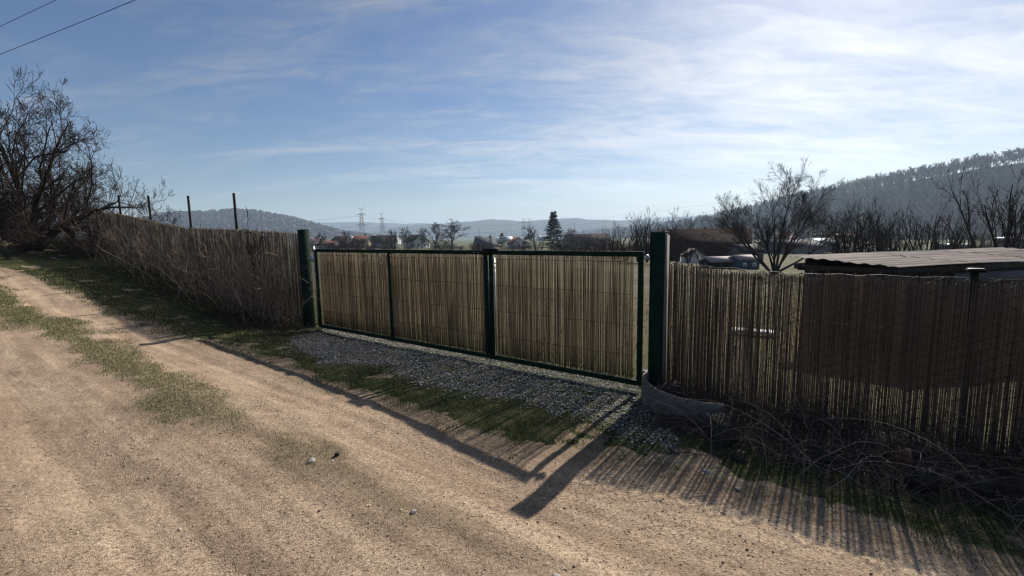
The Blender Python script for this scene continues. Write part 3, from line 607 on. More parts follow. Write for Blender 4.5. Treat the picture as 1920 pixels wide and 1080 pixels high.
stuff(tag(scatter_rocks('gravel', s, n, Hground(s, n) + rng.uniform(-.003, .012, len(s)), np.exp(rng.normal(-4.72, .32, len(s))).clip(.004, .018), 'gravel', tmpl=OCT), 'grey crushed stone spread in front of the gate', 'gravel'))
Q = 66000
s = rng.uniform(-2.6, 3.4, Q) ; n = rng.uniform(1.7, 5.2, Q)
pk = (fbm(s * 1.3, n * 1.9, 3, 15) + .35 > rng.random(Q) * .9) & (n > edge_r(s)) & (n < edge_l(s) + .3); s, n = s[pk], n[pk]
sz = np.exp(rng.normal(-5.75, .50, len(s))).clip(.0015, .012)
stuff(tag(scatter_rocks('loose_stones', s, n, Hroad(s, n) + sz * .15, sz, 'pebble', tmpl=OCT, flat=.7), 'loose pebbles and grit scattered on the dirt track', 'pebbles'))

# grass
def blades(name, s, n, z, h, wdt, mt, lean=.5):
    B = len(s); x, y = Wxy(s, n); a = rng.uniform(0, 6.283, B); ln = np.abs(rng.normal(0, lean, B)); b = a + rng.normal(0, .6, B)
    p = np.stack([x, y, z], -1); side = np.stack([-np.sin(a), np.cos(a), 0 * a], -1) * wdt[:, None]
    d1 = np.stack([np.cos(b) * ln * .45, np.sin(b) * ln * .45, np.ones(B) * .55], -1) * h[:, None]; d2 = np.stack([np.cos(b) * ln * 1.3, np.sin(b) * ln * 1.3, np.ones(B) * np.clip(1 - .35 * ln, .3, 1)], -1) * h[:, None]
    V = np.stack([p - side, p + side, p + d1 + side * .7, p + d1 - side * .7, p + d2], 1).reshape(-1, 3)
    k = (np.arange(B) * 5)[:, None]; Fq = k + np.array([[0, 1, 2, 3]]); Ft = k + np.array([[3, 2, 4]])
    r = rng.random(B); return mk(name, V, [Fq, Ft], M[mt], rnd=np.concatenate([r, r]), org=(0, 0, 0))
def in_grav(s, n): return poly_mask(s, n, [(a, b - .06) for a, b in GP])
Q = 150000
u = rng.random(Q); s = -3.4 + (u ** 1.7) * 19; n = rng.uniform(.0, 2.5, Q)
er = edge_r(s); dens = np.clip((er + .22 - n) / .35, 0, 1) * np.clip(.95 + 1.1 * fbm(s * 1.6, n * 2.2, 3, 81), .1, 1); dens = np.where(in_grav(s, n), .012, dens)
dens *= np.where((s < -.1) & (n < .75), .45, 1)
kp = rng.random(Q) < dens; s, n = s[kp], n[kp]
stuff(tag(blades('verge_grass', s, n, Hground(s, n) - .005, rng.uniform(.010, .036, len(s)) * (1 + .05 * np.clip(s, 0, 12)) * np.clip(1 + 2.6 * fbm(s * 4.5, n * 4.5, 3, 83), .5, 2.6), rng.uniform(.0014, .003, len(s)) * (1 + .16 * np.clip(s, 0, 14)), 'grass'), 'short dark green grass on the verge between track and fence', 'grass'))
Q = 330000
s = -.6 + (rng.random(Q) ** 1.5) * 22; n = rng.uniform(2.3, 5.2, Q); m_ = med(s, n); kp = rng.random(Q) < np.clip(m_ * 1.25 - .12, 0, 1) ** 1.3 * np.clip(s / 3.5, .16, 1); s, n = s[kp], n[kp]
stuff(tag(blades('track_grass', s, n, Hroad(s, n) - .004, rng.uniform(.006, .030, len(s)) * (1 + .07 * np.clip(s, 0, 12)), rng.uniform(.0011, .0024, len(s)) * (1 + .16 * np.clip(s, 0, 14)), 'drygrass', .8), 'thin sunlit grass on the strip between the wheel tracks', 'grass'))
Q = 32000
s = .2 + (rng.random(Q) ** 1.4) * 26; n = rng.uniform(4.2, 9, Q); kp = (rng.random(Q) < np.clip((n - edge_l(s) + .05) / .4 + .6 * fbm(s * 2, n * 2, 3, 85), 0, 1)); s, n = s[kp], n[kp]
stuff(tag(blades('roadside_grass', s, n, np.maximum(Hground(s, n), Hroad(s, n) * (n < 7) - 9 * (n >= 7)) - .004, rng.uniform(.015, .05, len(s)) * (1 + .04 * s), rng.uniform(.0014, .0028, len(s)) * (1 + .14 * np.clip(s, 0, 14)), 'drygrass'), 'tufts of grass on the near side of the track at the left edge', 'grass'))
Q = 42000
s = rng.uniform(-6, 12, Q); n = -.15 - rng.random(Q) ** 1.5 * 9; kp = rng.random(Q) < np.clip(.7 + fbm(s, n, 3, 86), 0, 1); s, n = s[kp], n[kp]
stuff(tag(blades('meadow_grass', s, n, Hground(s, n) - .01, rng.uniform(.03, .10, len(s)), rng.uniform(.003, .006, len(s)), 'meadow'), 'rough meadow grass behind the gate and fence', 'grass'))

# ------------------------------------------------------------------ bare trees and shrubs
def fit(levels, base, half, height):
    A = np.concatenate([P.reshape(-1, 3) for P, R in levels]) - base
    k = height / max(np.percentile(A[:, 2], 99.9), .1); kx = half / max(np.percentile(np.abs(A[:, :2]), 98), .1)
    s = np.array([kx, kx, k])
    for P, R in levels: P[:] = (P - base) * s + base
def bare(base, seed, stems, spread, L0, r0, up0, lv, half, height, wander0=.12, minr=.004, N0=9, lean=(0, 0), taper=.2, fan=False):
    g = np.random.default_rng(seed); base = np.array(base, float); levels = []
    az = np.linspace(0, 2 * math.pi, stems, endpoint=False) + g.uniform(-.5, .5, stems) + g.uniform(0, 6); th = g.uniform(spread[0], spread[1], stems)
    if fan: th = np.linspace(spread[0], spread[1], stems) + g.normal(0, .05, stems); az = g.uniform(-1.0, 1.0, stems)
    d = np.stack([np.cos(az) * np.sin(th) + lean[0], np.sin(az) * np.sin(th) + lean[1], np.cos(th)], 1)
    L = L0 * g.uniform(.75, 1.1, stems); P, R = grow(np.repeat(base[None], stems, 0) + g.normal(0, r0 * .5, (stems, 3)) * [1, 1, 0], d, L, r0, r0 * taper, N0, wander0, up0, g)
    levels.append((P, R))
    for q in lv:
        p, dd, Lc, rc = spawn(P, R, L, q['n'], q.get('t0', .2), q.get('t1', 1), q.get('a', (.5, 1.1))[0], q.get('a', (.5, 1.1))[1], q['q'][0], q['q'][1], q.get('rr', .6), g, q.get('flat', 0), q.get('bu', 0))
        rc = np.maximum(rc, minr); P, R = grow(p, dd, Lc, rc, np.maximum(rc * .35, minr * .7), q.get('N', 5), q.get('w', .18), q.get('up', 0), g); L = Lc; levels.append((P, R))
    fit(levels, base, half, height); return levels
def plant(name, label, cat, levels, base, group=None, ntr=2, mt='twig', mb='bark', parts=('trunk', 'crown'), k0=7):
    t = empty(name, base)
    if label: tag(t, label, cat, group)
    mkj(parts[0], [tubes(P, R, k0 if i == 0 else 5) for i, (P, R) in enumerate(levels[:ntr])], M[mb], t, smooth=True)
    mkj(parts[1], [tubes(P, R, 3) for P, R in levels[ntr:]], M[mt], t)
    return t
def gpt(px, Y):  # ground point seen under pixel column px at depth Y
    p = at(px, 450, Y); return np.array([p[0], p[1], float(H(p[0], p[1]))])

# old arching tree at the far left
b = np.array([-16.35, 15.6, float(H(-16.35, 15.6)) - .1])
lv = bare(b, 54, 9, (.2, 1.0), 5.0, .12, -.055, [dict(n=11, q=(.4, .7), a=(.35, .9), w=.13, up=-.045, N=9, t0=.15, rr=.5, bu=.3), dict(n=10, q=(.35, .62), a=(.4, 1.0), w=.17, N=6, up=-.01, bu=.3), dict(n=8, q=(.35, .6), a=(.5, 1.1), w=.2, N=4, up=.03, bu=.2), dict(n=2, q=(.4, .7), w=.24, N=2, up=.05)], 3.45, 5.45, .12, .005, taper=.1)
plant('gnarled_tree', 'old gnarled bare tree arching over the track at the left edge', 'tree', lv, b, mt='twig')
# thicket of reddish shrubs under it
tk = [(-16.0, 14.9, 1.6), (-14.9, 15.2, 0.9), (-16.8, 15.9, 2.5), (-15.9, 16.6, 2.9), (-17.6, 16.6, 2.7), (-15.0, 17.6, 2.4), (-18.6, 16.2, 2.6), (-17.2, 17.8, 3.2), (-19.6, 17.4, 3.0), (-13.8, 15.0, 0.8)]
nmz = ['nearest the leaning fence post', 'between the fence post and the gnarled trunk', 'wrapped round the gnarled trunk', 'behind the far fence post', 'behind the gnarled trunk', 'just past the fence end', 'cut off by the left picture edge', 'tallest, behind the gnarled tree', 'farthest left behind the gnarled tree', 'low, in front of the fence end']
for i, (x, y, h) in enumerate(tk):
    b = np.array([x, y, float(H(x, y)) - .03])
    lv = bare(b, 60 + i, 13, (.1, .7), 1.6, .018, .0, [dict(n=7, q=(.35, .7), w=.2, N=5), dict(n=5, q=(.4, .7), w=.25, N=3), dict(n=4, q=(.4, .7), w=.25, N=2)], 1.1, h, .14, .0034, 6)
    plant('thicket_shrub', 'reddish bare shrub in the left thicket, ' + nmz[i], 'shrub', lv, b, 'reddish shrubs of the left thicket', mt='twig_red', mb='twig_red', parts=('stems', 'twigs'), k0=4)
# sapling in front of the left fence
b = FP(8.0, .25, float(Hsn(8.0, .25)))
lv = bare(b, 5, 1, (.02, .05), 1.25, .021, 0, [dict(n=9, q=(.5, .85), a=(.35, .7), w=.12, N=6, up=.05, t0=.45, t1=.98, rr=.7), dict(n=5, q=(.25, .45), a=(.4, .8), w=.15, N=4, up=.05)], .36, 2.2, .05, .0065)
plant('sapling', 'slender bare sapling rising above the left reed fence', 'sapling', lv, b, ntr=1)
# spreading fruit tree behind the right fence
p = at(1452, 500, 27.0); b = np.array([p[0], p[1], float(H(p[0], p[1])) - .1])
lv = bare(b, 43, 8, (-.92, .92), 4.4, .08, .015, [dict(n=9, q=(.45, .75), a=(.3, .75), w=.07, N=7, up=.03, t0=.15, t1=.95, rr=.5), dict(n=8, q=(.4, .65), a=(.35, .8), w=.09, N=5, up=.02, t0=.15, rr=.5), dict(n=9, q=(.35, .65), a=(.35, .9), w=.10, N=4, up=.02, t0=.2), dict(n=3, q=(.4, .7), a=(.3, .7), w=.1, N=2)], 3.1, 6.5, .05, .0042, taper=.1, fan=True)
plant('fruit_tree', 'wide multi-stemmed bare fruit tree standing behind the right reed fence', 'tree', lv, b)

# templates for saplings and trees behind; unit height
def template(seed, kind):
    o = np.zeros(3)
    if kind == 'clump': lv = bare(o, seed, 10, (.05, .5), .75, .011, .05, [dict(n=7, q=(.3, .65), a=(.2, .6), w=.08, N=5, up=.07, t0=.2), dict(n=6, q=(.3, .55), a=(.25, .7), w=.12, N=4, up=.05)], .27, 1.0, .05, .0018)
    if kind == 'open': lv = bare(o, seed, 4, (.1, .5), .8, .014, .02, [dict(n=6, q=(.3, .7), a=(.4, .9), w=.12, N=6, up=.05, t0=.25), dict(n=5, q=(.3, .6), a=(.4, .9), w=.18, N=5, up=.03), dict(n=2, q=(.35, .6), w=.2, N=3)], .34, 1.0, .08, .0018)
    if kind == 'round': lv = bare(o, seed, 1, (.02, .1), .75, .030, .0, [dict(n=16, q=(.45, .75), a=(.4, 1.0), w=.10, N=7, up=.04, t0=.22, t1=.98), dict(n=8, q=(.35, .6), a=(.4, .9), w=.14, N=5, up=.03), dict(n=7, q=(.35, .65), w=.18, N=4, up=.02)], .36, 1.0, .05, .0030)
    if kind == 'twin': lv = bare(o, seed, 2, (.12, .3), .8, .026, .02, [dict(n=12, q=(.4, .7), a=(.4, .95), w=.10, N=7, up=.03, t0=.25, t1=.98), dict(n=8, q=(.35, .6), a=(.4, .9), w=.14, N=5, up=.03), dict(n=7, q=(.35, .65), w=.18, N=4, up=.02)], .50, 1.0, .06, .0030)
    t = plant('bare_tree' if kind in ('round', 'twin') else 'sapling_clump', None, None, lv, o)
    return t
def place(t, used, label, cat, group, px, top, Y, dz=0, wide=1.0):
    g = gpt(px, Y); h = at(px, top, Y)[2] - g[2]
    if used.get(t.name): o = copy_tree(t, g, rng.uniform(0, 6.28), (h * wide, h * wide, h))
    else: o = t; used[t.name] = 1; o.location = tuple(g); o.scale = (h * wide, h * wide, h)
    tag(o, label, cat, group); return o
used = {}
tc1, tc2, to1, to2, tr1, tr2, tw1 = template(201, 'clump'), template(202, 'clump'), template(203, 'open'), template(204, 'open'), template(205, 'round'), template(206, 'round'), template(207, 'twin')
G1 = 'bare saplings in a row behind the corrugated shed'
for t, px, top, Y, lab in [(tc1, 1597, 362, 24, 'dense broom-like sapling clump nearest the fruit tree, behind the shed roof'), (tc2, 1648, 366, 25, 'second broom-like sapling clump behind the shed roof, leaning right'), (tc1, 1692, 398, 28, 'lower brushy sapling clump left of the snow-white roof edge'), (to1, 1738, 372, 24, 'thin open sapling at the middle of the shed roof line'), (tc2, 1772, 380, 25, 'upright sapling clump with knobbly twigs above the shed roof'), (to2, 1822, 400, 24, 'spreading low sapling left of the big forked sapling'), (tc1, 1855, 412, 27, 'faint sapling clump behind the big forked sapling'), (to1, 1880, 300, 16, 'tall forked bare sapling near the right picture edge'), (tc2, 1620, 376, 30, 'brushy sapling clump between the first two tall clumps'), (tc1, 1670, 388, 31, 'dim sapling clump right of the second tall clump'), (to2, 1715, 392, 30, 'dim open sapling left of the middle of the shed roof'), (tc2, 1800, 396, 31, 'dim sapling clump right of the knobbly clump'), (tc1, 1572, 392, 28, 'low sapling clump touching the fruit tree crown'), (to1, 1905, 352, 24, 'medium bare sapling behind the tall forked one'), (to2, 1935, 318, 15, 'tall bare sapling cut off by the right picture edge')]:
    place(t, used, lab, 'sapling', G1, px, top, Y)
G2 = 'upright shrubs of the hedge behind the right gate leaf'
ords = ['first', 'second', 'third', 'fourth', 'fifth', 'sixth', 'seventh', 'eighth', 'ninth', 'tenth', 'eleventh', 'twelfth']
hd = [(1132, 432, 46), (1152, 416, 45), (1172, 404, 44), (1196, 398, 42), (1214, 386, 42), (1234, 398, 41), (1256, 402, 39), (1279, 386, 60), (1300, 398, 62), (1318, 408, 61), (1340, 394, 60)]
for i, (px, top, Y) in enumerate(hd): place([tc1, tc2, to2][i % 3], used, f'{ords[i]} upright leafless shrub from the left in the hedge by the tall gate post', 'shrub', G2, px, top, Y, wide=.85 + .3 * rng.random())
for i, (px, top, Y, lab) in enumerate([(1270, 446, 37, 'twiggy low shrub just right of the tall gate post in front of the white hut'), (1292, 450, 38, 'twiggy low shrub in front of the white garden house gable'), (1314, 452, 38, 'twiggy low shrub between the white garden house and the low shed'), (1338, 462, 40, 'twiggy low shrub in front of the barn roof')]):
    place([tc1, tc2, to2][i % 3], used, lab, 'shrub', 'low shrubs in front of the barn', px, top, Y, wide=1.3)
G3 = 'bare trees in front of the village'
for t, px, top, Y, lab in [(tw1, 846, 410, 150, 'large twin-stemmed bare tree above the middle of the left gate leaf'), (tr1, 815, 416, 160, 'bare tree touching the left side of the large twin-stemmed tree'), (tr2, 766, 424, 165, 'round-crowned bare tree right of the two pylons'), (tr1, 790, 426, 185, 'thin pale bare tree between the round-crowned tree and the twin-stemmed tree'), (tr1, 733, 430, 170, 'small bare tree at the foot of the right pylon'), (tr2, 592, 434, 120, 'bare tree just right of the left gate post'), (tr1, 646, 432, 210, 'small bare tree between the two gabled village houses'), (tr2, 1003, 420, 140, 'bare tree on the left side of the dark spruce'), (to1, 1016, 436, 120, 'forked bare tree at the foot of the spruce'), (tr1, 1066, 427, 145, 'knobbly bare tree on the right side of the dark spruce'), (tr2, 1105, 438, 150, 'low bare tree left of the hedge'), (tr1, 1090, 440, 170, 'blurred low bare tree beyond the spruce')]:
    place(t, used, lab, 'tree', G3, px, top, Y)

# conifers
def conifer(name, label, px, top, Y, half, seed, dens=1.0):
    g = np.random.default_rng(seed); b = gpt(px, Y); h = at(px, top, Y)[2] - b[2]; t = empty(name, b); tag(t, label, 'tree')
    P = np.array([[b + z3 * h * q for q in (0, .35, .7, 1.0)]]); mkj('trunk', [tubes(P, np.array([[.018, .013, .007, .001]]) * h, 7)], M['bark'], t)
    nb = int(150 * dens); q = np.sort(g.uniform(.10, .985, nb)); az = g.uniform(0, 6.28, nb); L = half * h * (1 - q) ** .85 * g.uniform(.65, 1.15, nb) + .02 * h
    dr = np.stack([np.cos(az), np.sin(az), g.uniform(-.30, .05, nb) + .35 * q], 1); Pb, Rb = grow(b + z3 * h * q[:, None], dr, L, .004 * h, .001 * h, 5, .06, .03, g)
    stuff(mkj('branches', [tubes(Pb, Rb, 3)], M['bark'], t))
    m = 46; idx = np.repeat(np.arange(nb), m); u = g.uniform(.15, 1.0, nb * m) * 4; i = np.clip(u.astype(int), 0, 3); f = (u - i)[:, None]
    p = Pb[idx, i] * (1 - f) + Pb[idx, i + 1] * f; T = nrm(Pb[idx, i + 1] - Pb[idx, i]); sd = nrm(T + g.normal(0, .55, T.shape) * [1, 1, .5] + [0, 0, -.25]); w = nrm(np.cross(sd, g.normal(0, 1, T.shape)))
    l = (.022 + .045 * g.random(nb * m))[:, None] * h; V = np.stack([p - w * .008 * h, p + w * .008 * h, p + sd * l], 1).reshape(-1, 3)
    mk('needles', V, np.arange(len(V)).reshape(-1, 3), M['needle'], t, rnd=g.random(len(V) // 3)); return t
conifer('spruce', 'tall dark green spruce standing beyond the right gate leaf', 1038, 397, 140, .36, 3, 1.5)
conifer('spruce', 'small dark spruce between the pylon trees and the village, tip above the gate rail', 741, 440, 150, .22, 4, .6)
conifer('pine', 'broad dark pine just right of the gate latch', 941, 437, 130, .42, 5, .7)
conifer('pine', 'narrow dark pine beside the slate-roofed house', 919, 440, 140, .20, 6, .5)
conifer('pine', 'short dark pine left of the spruce group', 985, 444, 125, .38, 7, .6)

# low brown scrub in front of the village (nobody could count it)
parts = []
g = np.random.default_rng(77)
for i in range(112):
    px = g.uniform(560, 1420) if i < 95 else g.uniform(1570, 1990); Y = g.uniform(85, 190) if px < 1130 else (g.uniform(46, 120) if px < 1500 else g.uniform(24, 45)); px = px if not 1255 < px < 1425 else px - 200; b = gpt(px, Y); h = g.uniform(1.6, 3.4) * (1 if px < 1130 else (.75 if px < 1500 else .55))
    for P, R in bare(b, 900 + i, 9, (.1, .9), 1.0, .05, 0, [dict(n=6, q=(.4, .8), w=.2, N=3), dict(n=5, q=(.4, .8), w=.25, N=2)], h * .8, h, .1, .020 if px < 1500 else .009, 4): parts.append(tubes(P, R, 3))
stuff(tag(mkj('scrub', parts, M['twig'], org=(0, 0, 0)), 'low brown leafless scrub between the meadow and the village', 'scrub'))

# ------------------------------------------------------------------ buildings
def building(name, label, cat, c, w, d, hw, hr, rot, wall, roof, wins=(), gable=None, chim=False, over=.3, doors=()):
    """c = base centre; front faces -y before rotation; ridge along x"""
    t = empty(name, c); tag(t, label, cat); R = np.array([[math.cos(rot), -math.sin(rot), 0], [math.sin(rot), math.cos(rot), 0], [0, 0, 1]]); c = np.array(c, float)
    tr = lambda V: np.asarray(V, float) @ R.T + c
    V = [(-w / 2, -d / 2, -1), (w / 2, -d / 2, -1), (w / 2, d / 2, -1), (-w / 2, d / 2, -1), (-w / 2, -d / 2, hw), (w / 2, -d / 2, hw), (w / 2, d / 2, hw), (-w / 2, d / 2, hw), (-w / 2, 0, hw + hr), (w / 2, 0, hw + hr)]
    mk('wall', tr(V), [np.array([[0, 1, 5, 4], [2, 3, 7, 6]]), np.array([[1, 2, 6, 9, 5], [3, 0, 4, 8, 7]])], M[wall], t)
    o = over; k = hr / (d / 2); th = .14
    top = [(-w / 2 - o, -d / 2 - o, hw - k * o), (w / 2 + o, -d / 2 - o, hw - k * o), (w / 2 + o, 0, hw + hr), (-w / 2 - o, 0, hw + hr), (w / 2 + o, d / 2 + o, hw - k * o), (-w / 2 - o, d / 2 + o, hw - k * o)]
    V = [(x, y, z + .02) for x, y, z in top] + [(x, y, z + .02 + th) for x, y, z in top]
    rf = mk('roof', tr(V), [np.array([[6, 7, 8, 9], [9, 8, 10, 11], [1, 0, 3, 2], [2, 3, 5, 4], [0, 1, 7, 6], [4, 5, 11, 10], [1, 2, 8, 7], [2, 4, 10, 8], [3, 0, 6, 9], [5, 3, 9, 11]])], M[roof], t)
    if chim: mb = MB(); mb.box(tr([(w * .2, .4, hw + hr + .3)])[0], R[:, 0], R[:, 1], z3, .3, .3, .8); mb.build('chimney', M['brick'], rf)
    for (side, u, z, ww, hh) in wins:
        if side == 'f': pc = (u * w / 2, -d / 2 - .02, z); ax, ay = R[:, 0], R[:, 1]
        elif side == 'l': pc = (-w / 2 - .02, u * d / 2, z); ax, ay = R[:, 1], R[:, 0]
        else: pc = (w / 2 + .02, u * d / 2, z); ax, ay = R[:, 1], R[:, 0]
        mb = MB(); mb.box(tr([pc])[0], ax, ay, z3, ww / 2, .03, hh / 2); wn = mb.build('window', M['white'], t)
        pc = tuple(np.array(pc) + (np.array([0, -.03, 0]) if side == 'f' else np.array([-.03 if side == 'l' else .03, 0, 0])))
        mb = MB(); mb.box(tr([pc])[0], ax, ay, z3, ww / 2 - .1, .02, hh / 2 - .1); mb.build('pane', M['glass'], wn)
    return t
def bp(px, Y, dz=0): g = gpt(px, Y); g[2] += dz; return g
W2 = lambda s, hs=1.6: [(s, -.4, hs, .9, 1.2), (s, .4, hs, .9, 1.2), (s, 0, hs + 2.6, .9, 1.1)]
building('village_house', 'village house with brown roof and pinkish white gable left of the pylon foot', 'house', bp(642, 205), 9, 7.5, 2.6, 2.9, math.radians(-28), 'plaster', 'tile_dark', W2('r'), chim=True)
building('village_house', 'village house with red roof and pale yellow gable below the taller pylon', 'house', bp(679, 205), 8.5, 7.5, 2.6, 3.1, math.radians(-25), 'plaster_y', 'tile_red', W2('r'), chim=True)
building('village_house', 'dark-roofed village house half hidden by bare trees at the right pylon', 'house', bp(720, 200), 10, 8, 2.8, 2.9, math.radians(10), 'wall_grey', 'tile_dark', W2('f'))
building('village_house', 'house with dark gable roof and pale windows left of the twin-stemmed tree', 'house', bp(781, 190), 8, 8, 3.0, 2.8, math.radians(-50), 'plaster', 'tile_dark', W2('r'))
building('village_house', 'low house with slate roof and a narrow pine just left of the latch', 'house', bp(909, 150), 6, 6, 1.8, 2.3, math.radians(20), 'wall_grey', 'tile_grey', [('f', -.4, 1.1, .9, .9)])
building('village_house', 'small white gabled house between the two dark pines', 'house', bp(968, 160), 5, 5, 2.0, 2.2, math.radians(-70), 'plaster', 'tile_red', [('r', 0, 1.4, .9, 1.0)])
building('village_house', 'low red-roofed house left of the first gabled village house', 'house', bp(617, 190), 7, 6, 1.7, 1.7, math.radians(-15), 'plaster', 'tile_red', [('f', .3, 1.0, .9, .8)])
building('village_house', 'long house with pinkish brown roof beyond the spruce', 'house', bp(1100, 230), 22, 9, 3.0, 3.2, math.radians(6), 'wall_grey', 'tile_dark', [('f', -.5, 1.5, 1, 1.2), ('f', 0, 1.5, 1, 1.2), ('f', .5, 1.5, 1, 1.2)])
# barn with the big dark roof
q = at(1337, 470, 50); g0 = float(H(q[0], q[1]))
building('barn', 'barn with a broad dark maroon roof behind the tall gate post', 'barn', (q[0], q[1] + 1.5, g0), 8.2, 4.6, .25 + (-2.85 - g0), 2.75, math.radians(-21), 'wood_dark', 'tile_dark', [], over=.25)
q = at(1398, 475, 47); g0 = float(H(q[0], q[1])); building('lean_to', 'low dark grey lean-to at the right end of the barn', 'shed', (q[0], q[1], g0), 2.2, 3, 1.1, .6, math.radians(-3), 'wall_grey', 'tile_grey', over=.1)
q = at(1292, 480, 47); g0 = float(H(q[0], q[1])); building('garden_house', 'small white gabled garden house glimpsed right of the tall post', 'hut', (q[0], q[1] - 1, g0), 2.0, 1.9, q[2] - g0, .65, math.radians(88), 'plaster', 'sheet', over=.06)
q = at(1352, 492, 35); g0 = float(H(q[0], q[1])); building('garden_shed', 'low garden shed with pale pinkish roof in front of the barn', 'shed', (q[0], q[1], g0), 2.4, 2.0, .45, .25, math.radians(2), 'wood_dark', 'sheet_pale', over=.1)
q = at(1394, 495, 34); g0 = float(H(q[0], q[1])); building('blue_hut', 'blue wooden hut with pale roof beside the fruit tree', 'hut', (q[0], q[1], g0), 1.5, 1.6, .62, .22, math.radians(3), 'wall_blue', 'sheet_pale', [('f', -.5, .3, .26, .3), ('f', .45, .3, .26, .3)], over=.06)
q = at(1532, 470, 105); g0 = float(H(q[0], q[1])); building('grey_hall', 'grey hall with gleaming white skylight roof right of the fruit tree', 'hall', (q[0], q[1], g0), 5.2, 6, at(1532, 456, 102)[2] - g0, .9, math.radians(0), 'wall_grey', 'roof_white', over=.2)
q = at(1478, 470, 95); g0 = float(H(q[0], q[1])); building('grey_hall', 'low slate hall behind the stems of the fruit tree', 'hall', (q[0], q[1], g0), 10, 8, 1.4, 1.3, math.radians(4), 'wall_grey', 'tile_grey', over=.2)
q = at(1786, 460, 75); g0 = float(H(q[0], q[1])); building('grey_hall', 'pale-roofed outbuilding glimpsed between the saplings above the shed', 'hall', (q[0], q[1], g0), 3.2, 4, 1.7, .12, math.radians(-12), 'wall_grey', 'roof_white', over=.2)
q = at(1890, 450, 85); g0 = float(H(q[0], q[1])); building('grey_hall', 'pale-roofed house at the right picture edge behind the forked sapling', 'house', (q[0], q[1], g0), 3.5, 4, 2.6, .25, math.radians(-40), 'wall_grey', 'roof_white', over=.2)
q = at(1705, 474, 30); g0 = float(H(q[0], q[1])); building('garden_shed', 'small pale-roofed shed just showing over the corrugated roof', 'shed', (q[0], q[1], g0), 1.6, 1.8, .75, .22, 0, 'wood_grey', 'roof_white', over=.1)
# tiny houses of the far town
gq = np.random.default_rng(12); k = 0
cols = [('plaster', 'tile_red'), ('plaster', 'tile_dark'), ('plaster_y', 'tile_red'), ('wall_grey', 'roof_white'), ('plaster', 'roof_white')]
mesh_cache = {}
for i in range(64):
    px = gq.uniform(575, 760) if i < 40 else (gq.uniform(860, 1130) if i < 52 else gq.uniform(1420, 1600)); Y = gq.uniform(520, 1050) if i < 52 else gq.uniform(230, 300)
    c = bp(px, Y); wl, rf = cols[int(gq.integers(0, 5))]; rot = gq.uniform(0, 3.1); w, d, hw, hr_ = gq.uniform(9, 16), gq.uniform(8, 10), gq.uniform(3, 6.5), gq.uniform(2.5, 4.5)
    lab, gp = (('tiny pale house of the far town below the left hill', 'houses of the far town') if i < 40 else ('tiny pale house on the far fields beyond the gate latch', 'houses on the far fields') if i < 52 else ('small house at the foot of the wooded hill, glimpsed through the fruit tree', 'houses under the wooded hill'))
    if i >= 52: w *= .6; d *= .6; hw *= .6; hr_ *= .6
    o = building('far_house', lab, 'house', c, w, d, hw, hr_, rot, wl, rf, over=.3); o['group'] = gp

